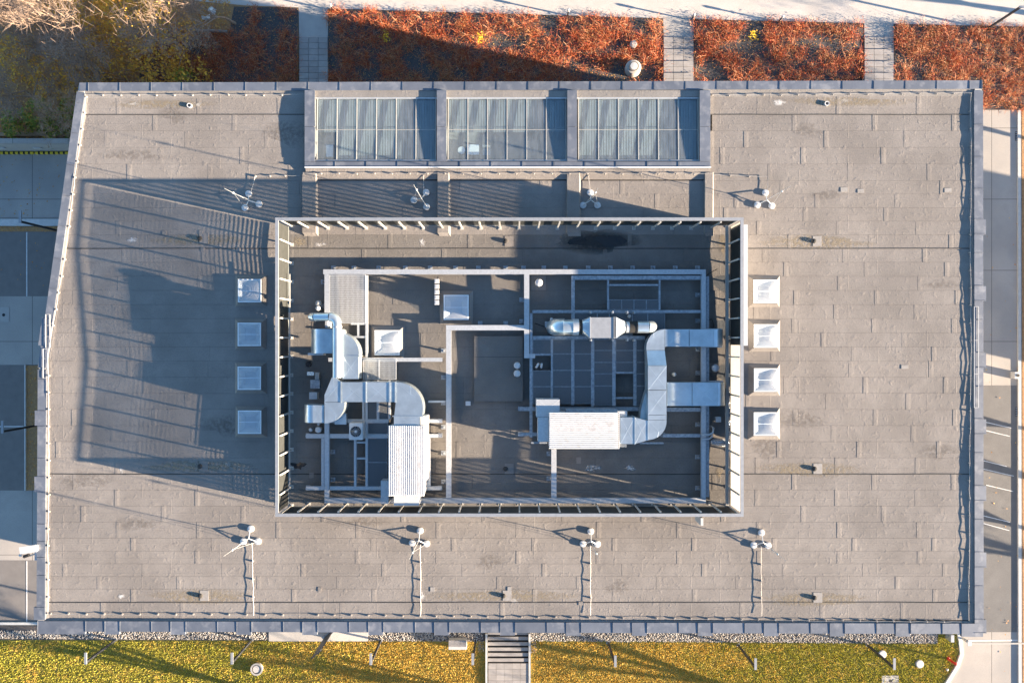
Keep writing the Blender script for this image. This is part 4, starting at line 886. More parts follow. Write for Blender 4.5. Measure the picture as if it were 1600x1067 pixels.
for i, (px, py, rx, ry) in enumerate(((1138,620,.18,.45), (1139,647,.2,.55), (1141,674,.17,.5), (1126,692,.55,.22))):
    cx, cy = X(px,.3), Y(py,.3); b0 = rz(cy); vs = []; fs = []; r_ = random.Random(i); n = 14; m_ = 7
    for j in range(m_):
        f = j/(m_-1)
        for k in range(n):
            a = 2*math.pi*k/n; q = math.sin(math.pi*min(f*.5+.5, 1))**.5*(1+.18*r_.uniform(-1, 1)); vs.append((cx+rx*q*math.cos(a), cy+ry*q*math.sin(a), b0+.02+.35*f*(1+.2*r_.uniform(-1, 1))))
    for j in range(m_-1):
        for k in range(n): fs.append((j*n+k, j*n+(k+1) % n, (j+1)*n+(k+1) % n, (j+1)*n+k))
    single('foil_bundle', MB().add(vs, fs+[tuple(range((m_-1)*n, m_*n))]), MT['foil'], 'crumpled silver foil wrapping by the east screen, %s' % ('topmost','second from top','third from top','lowest one lying crosswise')[i], 'foil', 'foil bundles by the east screen')
t = thing('bent_pipe', (X(1110), Y(682), 0), 'bent silver pipe loop crossing the east frame beam', 'pipe')
z = .95; part('pipe', MB().tube([(X(1096,z),Y(679,z),z),(X(1108,z),Y(679,z),z),(X(1114,z),Y(676,z),z),(X(1116,z),Y(669,z),.8),(X(1116,z),Y(668,z),.1)], .06, 10), MT['galv'], t, True); part('pipe', MB().tube([(X(1097,z),Y(686,z),z-.1),(X(1108,z),Y(686,z),z-.1),(X(1113,z),Y(683,z),z-.1),(X(1114.5,z),Y(676,z),z-.2)], .05, 10), MT['galv'], t, True)
for nm, pts, lab in (('cable', [(1104,431),(1112,425),(1122,420)], 'black cable looping off the top right frame corner'), ('cable', [(836,505),(846,509),(853,511)], 'thin grey cable running to the box by the round elbow'), ('cable', [(1104,500),(1112,499),(1117,508),(1113,514)], 'black cable curl beside the east frame')):
    single(nm, MB().tube([(X(a,.3),Y(b,.3),.1+.25*(k % 2)) for k, (a, b) in enumerate(pts)], .022, 6), MT['black'], lab, 'cable', None, True)
# roof ladders folded over the parapet
def ladder(pts, zt, label):
    t = thing('roof_ladder', (X(pts[0][0]), Y(pts[0][1]), 0), label, 'ladder'); a, b = [(X(p, zt), Y(q, zt)) for p, q in pts]
    w_ = .26
    for s in (0, w_): part('stile', MB().box(a[0]+s-.015, a[0]+s+.015, min(a[1], b[1]), max(a[1], b[1]), ZP+.03, ZP+.055), MT['white'], t)
    for i in range(4): y = a[1]+(b[1]-a[1])*i/3; part('rung', MB().box(a[0]+.015, a[0]+w_-.015, y-.012, y+.012, ZP+.031, ZP+.052), MT['white'], t)
ladder(((1524,479),(1524,637)), .32, 'long white frame lying along the east parapet'); ladder(((65.5,545),(65.5,591)), .32, 'short white frame on the west parapet below the bend'); ladder(((69.5,491),(69.5,543)), .33, 'slim white frame on the west parapet above the bend')
# camera fixed at the west parapet
t = thing('security_camera', (X(38), Y(860), -.3), 'white security camera on an arm at the west parapet', 'camera'); z = .35
def obb(mb, c, ang, L_, w_, z0, z1):
    ca, sa = math.cos(ang), math.sin(ang); q = [(-L_/2,-w_/2),(L_/2,-w_/2),(L_/2,w_/2),(-L_/2,w_/2)]; p = [(c[0]+u*ca-v*sa, c[1]+u*sa+v*ca) for u, v in q]
    return mb.hexa([(a, b, z0) for a, b in p]+[(a, b, z1) for a, b in p])
part('housing', obb(MB(), (X(45,z), Y(858,z)), R(8), .95, .36, .1, z), MT['white'], t); part('sun_hood', obb(MB(), (X(44,z), Y(858,z)), R(8), 1.05, .44, z+.004, z+.03), MT['white'], t)
part('lens', MB().cyl((X(34,z), Y(871,z), .15), (X(42,z), Y(868,z), .15), .1, n=14), MT['black'], t, True); part('arm', obb(MB(), (X(50,z), Y(867,z)), R(20), .7, .09, -.05, .06), MT['cream'], t); part('bracket', MB().pbox(54,855,58.5,875,.1,-.5), MT['galv'], t)
part('sensor', MB().lathe(X(27,z), Y(869,z), [(.09,.0),(.1,.08),(.05,.14)], 12), MT['white'], t, True)
# ------------------------------------------------------------------ lightning rods and conductor cables
def rod_proto():
    t = thing('lightning_rod', (0, 0, 0), 'x', 'lightning rod', 'lightning rods on tripod feet')
    for a in (90, 210, 330):
        c, s = math.cos(R(a)), math.sin(R(a)); r_ = .52
        part('foot', MB().lathe(r_*c, r_*s, [(.20, 0), (.215, .03), (.20, .11), (.10, .13)], 18), MT['white'], t, True, world=False)
        part('arm', MB().cyl((0, 0, .42), (r_*c, r_*s, .15), .028, n=6), MT['galv'], t, True, world=False)
    part('mast', MB().tube([(0,0,.3),(0,0,2.9),(0,0,3.0),(0,0,4.3)], [.022,.020,.013,.009], 8), MT['galv'], t, True, world=False)
    part('coupling', MB().lathe(0, 0, [(.03, 2.85), (.06, 2.92), (.06, 3.0), (.03, 3.06)], 10), MT['white'], t, True, world=False)
    for a in (210, 330): part('stay', MB().cyl((.52*math.cos(R(a)), .52*math.sin(R(a)), .12), (0, 0, 2.9), .009, n=4), MT['galv'], t, world=False)
    return t
rp = rod_proto()
rods = ((393,316,15,'upper left, by the west felt roof'), (660,313,-28,'second in top row'), (922,315,0,'third in top row, at shadow edge'), (1194,315,-4,'top row, far right above the east rooflights'), (393,838,0,'bottom row, far left'), (656,841,-3,'second along the bottom row'), (922,842,-2,'third along the bottom row'), (1188,844,-2,'bottom row, far right'))
for i, (px, py, a, lab) in enumerate(rods):
    o = rp if i == 0 else copy_tree(rp); o.location = (X(px), Y(py), rz(Y(py))+.015); o.rotation_euler = (R(random.Random(i).uniform(-1, 1)), R(random.Random(i+9).uniform(-1, 1)), R(a)); o['label'] = 'lightning rod on three round feet, '+lab
hold = MB().lathe(0, 0, [(.07, 0), (.055, .06), (.045, .10)], 8).mesh('holder', True); hold.materials.append(MT['holder'])
def conductor(pts, label, step=1.08, h=.09, zf=None, skip=0):
    P = [(X(a), Y(b)) for a, b in pts]; zf = zf or (lambda x, y: rz(y)+.02)
    t = thing('lightning_conductor', (*P[0], zf(*P[0])), label, 'conductor', 'lightning conductor cables on holders'); path = []
    for (a, b) in zip(P, P[1:]):
        L_ = math.dist(a, b); n = max(1, round(L_/step)); k0 = 0 if not path else 1
        for k in range(k0, n+1):
            p = lerp(a, b, k/n); z = zf(*p); path.append((p[0]+rr.uniform(-.025, .025), p[1]+rr.uniform(-.02, .02), z+h+.005))
            if k < n and (k >= skip):
                q = lerp(a, b, (k+.5)/n); hx, hy = path[-1][0], path[-1][1]
                o = part('holder', hold, MT['holder'], t, world=False); o.location = Vector((hx, hy, z))-Vector(OFF[t])
                path.append((q[0]+rr.uniform(-.03, .03), q[1]+rr.uniform(-.03, .03), zf(*q)+h-.012))
    part('cable', MB().tube(path, .012, 5), MT['copper'], t)
zc = lambda x, y: rz(y)+.045
conductor([(135,150),(469,149.5)], 'conductor cable with holders along the north edge, west of the glazing', zf=zc); conductor([(1112,150),(1515,147)], 'conductor cable with holders along the north edge, east of the glazing', zf=zc)
conductor([(80,958),(470,960),(1000,965),(1500,970)], 'conductor cable with holders along the whole south edge', zf=lambda x, y: rz(y)+.02)
conductor([(137,152),(106,380),(82,535),(79,560),(77,958)], 'conductor cable with holders along the bent west parapet', zf=lambda x, y: rz(y)+.03)
conductor([(1515,147),(1514,560),(1512,968)], 'conductor cable with holders along the east parapet', zf=lambda x, y: rz(y)+.02)
conductor([(400,276),(470,275.5)], 'short conductor cable joining the west roof to the glazing apron'); conductor([(1112,274),(1198,277),(1197,305)], 'conductor cable turning down to the far right top rod')
conductor([(476,273),(1110,273)], 'conductor cable with holders along the sloped apron below the glazing', zf=lambda x, y: rz(y)+.16)
conductor([(400,276),(393,305)], 'short conductor cable down to the far left top rod'); conductor([(662,276),(662,302)], 'short conductor cable down to the second top rod'); conductor([(919,276),(922,303)], 'short conductor cable down to the third top rod')
for (px, py), nm in zip(((396,844), (657,846), (922,848), (1188,850)), ('far left', 'second', 'third', 'far right')): conductor([(px,py+4),(px+1,960)], 'conductor cable running south from the %s bottom rod' % nm, 1.2)
# ------------------------------------------------------------------ paths between the beds: stepped slabs
def slab_path(name, px0, px1, top, steps, label):
    z = GZ; base = struct(name, MB().prism([(X(px0,z),Y(top,z)),(X(px1,z),Y(top,z)),(X(px1+3,z),Y(175,z)),(X(px0+3,z),Y(175,z))], GZ-.05, GZ-.012), MT['promenade'], label=label)
    part('landing', MB().prism(W([(px0,top-2),(px1,top-2),(px1+1,57),(px0+1,57)], z), GZ-.012, GZ+.002), MT['concrete'], base)
    for si, (a, b, nrow) in enumerate(steps):
        zt = GZ+.10*(si+1)
        for r in range(nrow):
            q0, q1 = a+(b-a)*r/nrow, a+(b-a)*(r+1)/nrow
            for c in range(3):
                s0, s1 = px0+1+(px1-px0-1)*c/3, px0+1+(px1-px0-1)*(c+1)/3
                mb = MB().pbox(s0+.25, q0+.25, s1-.25, q1-.2, zt+rr.uniform(-.003, .003), GZ-.03); part('paver', mb, MT['paver'], base)
st = [(58,77,2), (77,95.5,2), (95.5,114,2), (114,150,4)]
slab_path('garden_path', 466.5, 512, 12, st, 'shaded slab path between the two left shrub beds'); slab_path('garden_path', 1036, 1083, 28, st, 'sunlit slab path between the two middle shrub beds'); slab_path('garden_path', 1350, 1396, 36, st, 'twig shaded slab path between the two right shrub beds')
# ------------------------------------------------------------------ scattering helpers
def inpoly(p, poly):
    x, y = p; c = False; j = len(poly)-1
    for i in range(len(poly)):
        xi, yi = poly[i]; xj, yj = poly[j]
        if (yi > y) != (yj > y) and x < (xj-xi)*(y-yi)/(yj-yi)+xi: c = not c
        j = i
    return c
def scatter(poly, dens, r):
    xs = [p[0] for p in poly]; ys = [p[1] for p in poly]; A = (max(xs)-min(xs))*(max(ys)-min(ys))
    for _ in range(int(A*dens)):
        p = (r.uniform(min(xs), max(xs)), r.uniform(min(ys), max(ys)))
        if inpoly(p, poly): yield p
def leaf(mb, p, s, r, flat=.6):
    n = Vector((r.gauss(0, flat), r.gauss(0, flat), 1)).normalized(); u = n.orthogonal().normalized(); a = r.uniform(0, 6.28); v = n.cross(u); u, v = u*math.cos(a)+v*math.sin(a), v*math.cos(a)-u*math.sin(a)
    p = Vector(p); w_ = s*r.uniform(.45, .7)
    mb.add([p-u*s, p-v*w_, p+u*s, p+v*w_], [(0, 1, 2, 3)])
def ribbon(mb, p, d, L_, wd, droop, r, seg=2):
    d = Vector(d).normalized(); p = Vector(p); side = d.cross(Vector((0, 0, 1)))
    if side.length < .1: side = Vector((1, 0, 0))
    side = (side.normalized()+Vector((0, 0, r.uniform(-.5, .5)))).normalized(); vs = []
    for i in range(seg+1):
        t = i/seg; w_ = wd*(1-.75*t); vs += [p-side*w_, p+side*w_]; p = p+d*(L_/seg); d = (d+Vector((r.gauss(0, .15), r.gauss(0, .15), -droop))).normalized()
    mb.add(vs, [(2*i, 2*i+1, 2*i+3, 2*i+2) for i in range(seg)])
# ------------------------------------------------------------------ red shrub beds
def shrub_bed(pts, label, seed, gap, tone=0):
    z = GZ; poly = W(pts, z); r = random.Random(seed); tw = MB(); lf = MB(); lb = MB()
    base = thing('shrub_bed', (sum(p[0] for p in poly)/len(poly), sum(p[1] for p in poly)/len(poly), GZ), label, 'shrub bed', 'red shrub beds north of the building'); 
    part('mulch', MB().prism(poly, GZ-.05, GZ+.03), MT['bedsoil'], base)
    for x, y in scatter(poly, 6.0, r):
        k = mnoise.noise(Vector((x*.45, y*.45, seed)))+.5*mnoise.noise(Vector((x*1.3, y*1.3, seed+7)))
        if k < gap: continue
        h = r.uniform(.3, .75); n = r.randint(11, 16); br_ = mnoise.noise(Vector((x*.3, y*.5, seed+20)))+mnoise.noise(Vector((x*1.1, y*1.1, seed+30)))*.6+tone > .18
        for i in range(n):
            a = r.uniform(0, 6.28); e = r.uniform(.2, 1.2); d = (math.cos(a)*math.cos(e), math.sin(a)*math.cos(e), math.sin(e))
            ribbon(tw, (x+r.gauss(0, .12), y+r.gauss(0, .12), GZ+.05), d, r.uniform(.35, .8)*(.6+h), r.uniform(.008, .017), .35, r, 3)
        for i in range(42):
            a = r.uniform(0, 6.28); q = r.uniform(.02, .6); leaf(lb if br_ and r.random() < .75 else lf, (x+q*math.cos(a), y+q*math.sin(a), GZ+r.uniform(.06, .25+.45*h)), r.uniform(.022, .05), r, .9)
    part('leaves', lb, MT['brown_leaf'], base, kind='stuff')
    part('twigs', tw, MT['shrub_twig'], base, kind='stuff'); part('leaves', lf, MT['shrub_leaf'], base, kind='stuff')
    lit = MB()
    for x, y in scatter(poly, 22, r): leaf(lit, (x, y, GZ+.045), r.uniform(.03, .06), r, .3)
    part('fallen_leaves', lit, MT['litter'], base, kind='stuff')
shrub_bed([(222,56),(358,52),(366,11),(466,13),(463,160),(216,160)], 'shaded dark red shrub bed left of the first slab path', 1, -.22)
shrub_bed([(513,15.5),(1035,30),(1037,165),(511,165)], 'long red shrub bed crossed by the building shadow edge', 2, -.33)
shrub_bed([(1083.5,31.5),(1348,37),(1351,165),(1087,165)], 'sunny red shrub bed between the two right slab paths', 3, -.2)
shrub_bed([(1397,38),(1680,44),(1680,171),(1400,171)], 'brownish red shrub bed at the top right corner', 4, -.4, .3)
for px, py, lab, sd_ in ((602,57,'small yellow leafed sapling in the long red bed, in shadow edge',1), (751,58,'tiny bright yellow sapling in the long red bed',2), (1178,54,'bright yellow sapling in the sunny red bed',3)):
    r = random.Random(sd_); c = (X(px, GZ+.8), Y(py, GZ+.8)); t = thing('yellow_sapling', (*c, GZ), lab, 'sapling', 'yellow saplings in the shrub beds'); lf = MB()
    for _ in range(70): leaf(lf, (c[0]+r.gauss(0, .16), c[1]+r.gauss(0, .22), GZ+r.uniform(.5, 1.0)), r.uniform(.04, .075), r, .6)
    part('leaves', lf, MT['yellow_leaf'], t, kind='stuff'); part('stem', MB().cyl((*c, GZ), (*c, GZ+.8), .02, .012, 6), MT['bark'], t)
# concrete urn pot and round cover in the long bed
cx, cy = X(990,GZ+.6), Y(105,GZ+.6); t = thing('chimney_pot', (cx, cy, GZ), 'round white concrete vent shaft standing in the long red bed', 'vent shaft')
part('body', MB().lathe(cx, cy, [(.62, GZ), (.62, GZ+.45), (.52, GZ+.62), (.36, GZ+.66)], 28), MT['concrete'], t, True); part('rim', MB().lathe(cx, cy, [(.36, GZ+.62), (.38, GZ+.8), (.30, GZ+.8)], 24), MT['timber'], t, True); part('lid', MB().lathe(cx, cy, [(.29, GZ+.7), (.29, GZ+.815), (.1, GZ+.83)], 24), MT['white'], t, True)
cx, cy = X(990,GZ+.4), Y(69,GZ+.4); t = thing('manhole_cover', (cx, cy, GZ), 'small pale round cover above the concrete vent shaft', 'manhole'); part('rim', MB().lathe(cx, cy, [(.28, GZ), (.28, GZ+.38), (.24, GZ+.40)], 20), MT['concrete'], t, True); part('cover', MB().lathe(cx, cy, [(.22, GZ+.38), (.22, GZ+.42)], 20), MT['pale_stain'], t)
# ------------------------------------------------------------------ bare trees and undergrowth
def bare_tree(loc, h, seed, label, spread=.6, m='bark', lv=4, leaves=None, lean=(0, 0), nleaf=900, twigs=2, tw=.012, tk=.018):
    r = random.Random(seed); x, y = loc; t = thing('bare_tree', (x, y, GZ), label, 'tree', 'bare autumn trees'); tr = MB(); cr = MB(); lf = MB(); tips = []
    def grow(p, d, L_, rad, lev, mb):
        p = Vector(p); d = Vector(d).normalized(); pts = [p]; rs = [rad]; n = 3
        for i in range(n):
            d = (d+Vector((r.gauss(0, .14), r.gauss(0, .14), .05))).normalized(); p = p+d*(L_/n); pts.append(p); rs.append(max(.005, rad*(1-.55*(i+1)/n)))
        mb.tube(pts, rs, 6 if lev < 2 else 3, caps=False)
        if lev >= lv: tips.append(p); return
        for i in range(r.randint(3, 4) if lev else 5):
            k = r.uniform(.35, 1) if lev else r.uniform(.55, 1); b = pts[min(n, max(1, int(k*n+.5)))]
            a = r.uniform(0, 6.28); s = spread*r.uniform(.6, 1.3); u = d.orthogonal().normalized(); v = d.cross(u)
            nd = (d+(u*math.cos(a)+v*math.sin(a))*s*1.3+Vector((lean[0], lean[1], .12))).normalized(); grow(b, nd, L_*r.uniform(.55, .8), rs[-1]*r.uniform(.6, .85) if lev else rad*.5, lev+1, cr)
        for i in range(twigs if lev >= 2 else 0):
            a = r.uniform(0, 6.28); u = d.orthogonal().normalized(); v = d.cross(u); ribbon(cr, pts[r.randint(1, n)], d+(u*math.cos(a)+v*math.sin(a))*.9, L_*.6, tw, .02, r, 2)
    grow((x, y, GZ), (lean[0]*.4, lean[1]*.4, 1), h*.38, h*tk, 0, tr)
    for p in tips:
        for i in range(4):
            ribbon(cr, p, (r.gauss(0, 1), r.gauss(0, 1), r.uniform(.2, 1)), h*.07*r.uniform(.6, 1.4), tw, .02, r, 2)
    part('trunk', tr, MT[m], t, True); part('crown', cr, MT[m], t, kind='stuff')
    if leaves:
        for _ in range(nleaf):
            p = r.choice(tips); leaf(lf, p+Vector((r.gauss(0, .5), r.gauss(0, .5), r.gauss(0, .4))), r.uniform(.05, .10), r, .8)
        part('leaves', lf, MT[leaves], t, kind='stuff')
    return t
bare_tree((-31.8, 20.6), 11.0, 3, 'pinkish bare tree with sunlit crown at the top left corner', .62, 'bark', 5, None, (-.08, .03), twigs=2, tw=.02)
bare_tree((-34.6, 23.2), 9.5, 9, 'second bare tree at the very top left edge with few leaves', .6, 'bark', 4, 'ochre_leaf', nleaf=500, tw=.016)
bare_tree((-25.6, 23.4), 9.8, 14, 'pale barked tree with crooked bare boughs at the top edge', .75, 'bark', 4, 'ochre_leaf', (0, .02), nleaf=260, twigs=1, tw=.014)
bare_tree((-33.5, 16.9), 6.0, 21, 'greyish bare tree in shade at the left edge above the ramp wall', .8, 'bark_dark', 4, None, (-.03, 0), twigs=3, tw=.013)
bare_tree((-29.3, 18.0), 5.5, 27, 'small bare tree in shade beside the building corner', .8, 'bark_dark', 4, 'ochre_leaf', nleaf=200, twigs=2, tw=.012)
bare_tree((-36.6, 18.4), 6.8, 41, 'twiggy bare tree at the very left edge, in the building shade', .8, 'bark', 4, 'ochre_leaf', (-.02, 0), nleaf=120, twigs=3, tw=.018)
bare_tree((-30.9, 19.4), 6.0, 47, 'twiggy bare tree in shade halfway between corner and left edge', .85, 'bark', 4, 'litter', nleaf=200, twigs=3, tw=.018)
bare_tree((-21.8, 25.0), 6.5, 33, 'pale twiggy bush at the top edge above the timber edging', .8, 'bark', 4, None, twigs=2, tw=.014)
def thicket(name, spots, m, label, cat, seed, n=1500, s=(.08, .16), stems=True):
    r = random.Random(seed); cx = sum(a[0] for a in spots)/len(spots); cy = sum(a[1] for a in spots)/len(spots); t = thing(name, (cx, cy, GZ), label, cat, 'undergrowth left of the shrub beds'); lf = MB(); st = MB()
    for x, y, rad, h in spots:
        for _ in range(int(n*rad*rad*.3)):
            a = r.uniform(0, 6.28); q = rad*math.sqrt(r.random()); z = h*(1-.5*(q/rad)**2)*r.uniform(.35, 1.0)
            if mnoise.noise(Vector((x+q*math.cos(a), y+q*math.sin(a), z))*1.1) < -.12: continue
            leaf(lf, (x+q*math.cos(a), y+q*math.sin(a), GZ+z), r.uniform(*s), r, .7)
        for _ in range(int(14*rad)):
            a = r.uniform(0, 6.28); ribbon(st, (x, y, GZ), (math.cos(a)*.6, math.sin(a)*.6, 1), h*r.uniform(.8, 1.25), .025, .05, r, 3)
    part('leaves', lf, MT[m], t, kind='stuff'); part('stems', st, MT['bark_dark'], t, kind='stuff')
thicket('ochre_shrub', [(-29.2,24.4,2.4,5.6), (-32.5,24.6,2.4,5.4), (-27.3,21.4,1.9,3.8), (-26.2,23.6,2.0,5.6), (-35.5,25.0,2.2,5.5)], 'ochre_leaf', 'ochre leaved thicket at the top left, partly sunlit', 'shrub', 1, 1100)
thicket('ochre_shrub', [(-25.0,20.6,1.7,2.6), (-27.8,18.6,1.5,2.0), (-30.4,20.6,2.0,2.4), (-33.5,19.6,2.0,2.2)], 'ochre_leaf', 'brown and ochre thicket in the shade near the building corner', 'shrub', 2, 600)
thicket('green_shrub', [(-24.6,18.6,1.3,2.0), (-25.4,20.3,1.0,2.2), (-26.3,18.0,1.0,1.6)], 'green_leaf', 'green leafy shrub just above the building corner', 'shrub', 3, 1200)
thicket('green_shrub', [(-35.3,16.2,1.3,1.5), (-32.6,16.6,1.2,1.4), (-30.6,17.2,1.0,1.6), (-38.6,17.0,1.3,1.8), (-36.8,17.6,1.3,2.0), (-33.8,17.8,1.4,2.2), (-31.4,18.0,1.1,1.8)], 'green_leaf', 'low green ivy along the top of the ramp wall', 'shrub', 4, 1300)
thicket('ochre_shrub', [(-35.5,20.0,1.9,2.2), (-38.0,22.0,2.0,2.4), (-32.0,18.6,1.6,1.8)], 'ochre_leaf', 'dull ochre undergrowth beneath the bare trees at the left', 'shrub', 5, 450)
lit = MB(); r = random.Random(77)
for x, y in scatter([(-41,15.6),(-24.5,16.2),(-22,26.9),(-41,27)], 40, r): leaf(lit, (x, y, GZ+.01+r.uniform(0, .05)), r.uniform(.05, .12), r, .35)
o = part('leaf_litter', lit, MT['litter']); tag(o, 'brown fallen leaves covering the soil at the top left', 'leaves', None, 'stuff')
lit = MB()
for px0, py0, px1, py1, dn in ((40,572,57,766,26), (-5,354,90,362,26), (0,246,100,338,2.5), (0,366,80,460,.9), (1540,330,1592,1060,.5), (200,14,360,50,20)):
    for x, y in scatter(W([(px0,py0),(px1,py0),(px1,py1),(px0,py1)], GZ), dn, r): leaf(lit, (x, y, GZ+.025+r.uniform(0, .03)), r.uniform(.035, .08), r, .3)
o = part('fallen_leaves', lit, MT['litter']); tag(o, 'scattered fallen leaves on the roads and planting strips', 'leaves', None, 'stuff')
t = thing('timber_edging', (X(282,GZ), Y(50,GZ), GZ), 'weathered timber log edging above the shaded shrub bed', 'edging')
for i, (a, b) in enumerate(((209,258), (258.4,308), (308.4,355))): part('log', MB().tube([(X(a,GZ+.2),Y(47+i*1.6,GZ),GZ+.2),(X(b,GZ+.2),Y(48.6+i*1.6,GZ),GZ+.2)], .13, 10), MT['timber'], t, True)
t = thing('timber_edging', (X(60,GZ), Y(211,GZ), GZ), 'dark timber edging in ivy above the ramp wall', 'edging')
for a, b in ((-20,30), (30.4,70), (70.4,112)): part('log', MB().box(X(a,GZ),X(b,GZ),Y(214,GZ),Y(208,GZ),GZ,GZ+.25), MT['bark_dark'], t)
for i, (px, py) in enumerate(((332,19), (325,30))):
    cx, cy = X(px,GZ), Y(py,GZ); r = random.Random(i+3); mb = MB(); n = 12; mb.add([(cx+.35*(1+r.uniform(-.5,.5))*math.cos(k*2*math.pi/n), cy+.25*(1+r.uniform(-.5,.5))*math.sin(k*2*math.pi/n), GZ+.05+r.uniform(0,.2)) for k in range(n)]+[(cx, cy, GZ+.3)], [(k, (k+1) % n, n) for k in range(n)])
    single('plastic_bag', mb, MT['white'], 'crumpled white plastic bag on the soil, %s one' % ('upper', 'lower')[i], 'bag', 'white bags at the top left')
# ramp wall with hazard rail
wz = GZ+2.2; t = thing('retaining_wall', (X(50,GZ), Y(228,GZ), GZ), 'pale concrete retaining wall beside the service lane', 'wall')
part('wall', MB().pbox(-200,219,175,225,wz,GZ-.05), MT['concrete'], t); part('wall_cap', MB().pbox(-200,216.5,175,224,wz+.08,wz+.002), MT['pavement'], t)
for px in (4, 60): part('wall_lamp', MB().box(X(px-6,-11), X(px+6,-11), Y(225.2,wz)-.06, Y(225.2,wz)-.001, GZ+1.0, GZ+1.25), MT['white'], t)
t = thing('hazard_rail', (X(50,GZ), Y(239,GZ), GZ), 'yellow and black wheel stop rail at the foot of the ramp wall', 'rail')
for k in range(28):
    a = -4+k*3.9+(0 if k % 2 else .8)
    if k == 14: continue
    part('rail_segment', MB().pbox(a, 237.3, a+(4.5 if k % 2 else 2.9), 240.8, GZ+.16, GZ), MT['yellow'] if k % 2 else MT['black'], t)
cx, cy = X(7,GZ), Y(491,GZ); t = thing('drain_cover', (cx, cy, GZ), 'square pale drain cover in the left forecourt', 'drain'); part('plate', MB().pbox(-2,480,14,503,GZ+.02,GZ), MT['concrete'], t); part('hole', MB().lathe(X(6,GZ), Y(492,GZ), [(.12,GZ+.021),(.12,GZ+.028)], 16), MT['black'], t)
# ------------------------------------------------------------------ lawn, gravel, stairs
r = random.Random(5)
lawnL = W([(-30,1000),(757,1002),(757,1090),(-30,1090)], GZ); lawnR = W([(830,1002),(1462,1006),(1466,990),(1492,990),(1496,1020),(1490,1040),(1470,1068),(1460,1090),(830,1090)], GZ)
gm, dm = MB(), MB()
def tuft(mb, x, y, h):
    a = r.uniform(0, 6.28); w_ = r.uniform(.016, .034); c, s = math.cos(a)*w_, math.sin(a)*w_; tx, ty = r.gauss(0, .035), r.gauss(0, .035)
    mb.add([(x-c,y-s,GZ-.01),(x+c,y+s,GZ-.01),(x+tx+c*.5,y+ty+s*.5,GZ+h),(x+tx-c*.5,y+ty-s*.5,GZ+h)], [(0,1,2,3)])
for poly in (lawnL, lawnR):
    for x, y in scatter(poly, 260, r):
        px = 800+x*FPX/(CAM_H-GZ); dry = max(0, 1-abs((px-800)/430)**2)*.75+.16; k = mnoise.noise(Vector((x*.7, y*.9, 2)))*.45+mnoise.noise(Vector((x*2.3, y*2.3, 5)))*.25
        if dry+k > r.uniform(.1, .75):
            if r.random() < .5: leaf(dm, (x, y, GZ+r.uniform(.02, .06)), r.uniform(.025, .05), r, .5)
            else: tuft(dm, x, y, r.uniform(.06, .13))
        else: tuft(gm, x, y, r.uniform(.05, .11))
o = part('lawn_grass', gm, MT['grass']); tag(o, 'green grass of the south lawn', 'grass', None, 'stuff'); o = part('dry_lawn_leaves', dm, MT['dry_grass']); tag(o, 'golden dry grass and leaves on the south lawn', 'leaves', None, 'stuff')
sb = MB(); r = random.Random(8)
def stone(x, y, z, s):
    v = [(s*r.uniform(.7,1.2),0,0),(0,s*r.uniform(.7,1.2),0),(-s*r.uniform(.7,1.2),0,0),(0,-s*r.uniform(.7,1.2),0)]; a = r.uniform(0, 3); c, q = math.cos(a), math.sin(a)
    sb.add([(x+p[0]*c-p[1]*q, y+p[0]*q+p[1]*c, z) for p in v]+[(x+r.uniform(-.2,.2)*s, y+r.uniform(-.2,.2)*s, z+s*r.uniform(.6,.9))], [(0,1,4),(1,2,4),(2,3,4),(3,0,4)])
for poly, dn in ((W([(-20,985),(420,984),(420,999),(-20,997)],GZ), 170), (W([(575,984),(756,984),(756,1018),(746,1018),(746,1002),(575,1001)],GZ), 150), (W([(829,984),(1465,988),(1465,1005),(838,1001),(838,1020),(829,1020)],GZ), 170)):
    for x, y in scatter(poly, dn, r): stone(x, y, GZ+.0, r.uniform(.03, .075))
o = part('gravel', sb, MT['stone']); tag(o, 'white and grey gravel strip along the south wall', 'gravel', None, 'stuff')
t = thing('garden_stairs', (X(794,GZ), Y(1020,GZ), GZ), 'pale stone stairs descending to the south wall of the building', 'stairs')
part('tread_gap_shade', MB().pbox(762.5, 960, 825.5, 1036, GZ-.045, GZ-.2), MT['bitumen'], t)  # dark sheet close under the treads, stands for the shade in their gaps
for i in range(6):
    q0 = 986+i*8.4; zt = GZ+.03+.02*i
    part('tread', MB().pbox(762.5, q0, 825.5, q0+5.2, zt, zt-.06), MT['paver'], t)
for i in range(6):
    for c in range(5): part('paver', MB().pbox(763+c*12.5, 1036+i*9, 763+c*12.5+12.2, 1044.7+i*9, GZ+.16, GZ-.05), MT['paver'], t)
for a in (758.5, 826): part('side_wall', MB().pbox(a, 990, a+3, 1090, GZ+.2, GZ-1.2), MT['kerb'], t)
t = thing('concrete_pad', (X(497,GZ), Y(994,GZ), GZ), 'pale concrete landing slab beside the gravel with a dark stele', 'slab'); part('slab', MB().pbox(420,960,516,1001.5,GZ+.06,GZ-.1), MT['concrete'], t); part('slab', MB().pbox(516.4,960,575,1001.5,GZ+.05,GZ-.1), MT['promenade'], t)
t = thing('dark_stele', (X(516,GZ), Y(989,GZ), GZ), 'tall thin dark sign stele leaning outward in view on the landing slab', 'stele'); c = (X(514,GZ+.06), Y(990,GZ+.06)); part('panel', obb(MB(), c, R(40), .85, .09, GZ+.06, GZ+3.9), MT['dark_metal'], t); part('base_plate', obb(MB(), c, R(40), 1.0, .3, GZ+.061, GZ+.10), MT['galv_old'], t)
t = thing('utility_cabinet', (X(715,GZ), Y(1007,GZ), GZ), 'white utility cabinet with tiled lid beside the gravel', 'cabinet'); part('body', MB().pbox(701,1000,729,1014.5,GZ+.55,GZ), MT['white'], t)
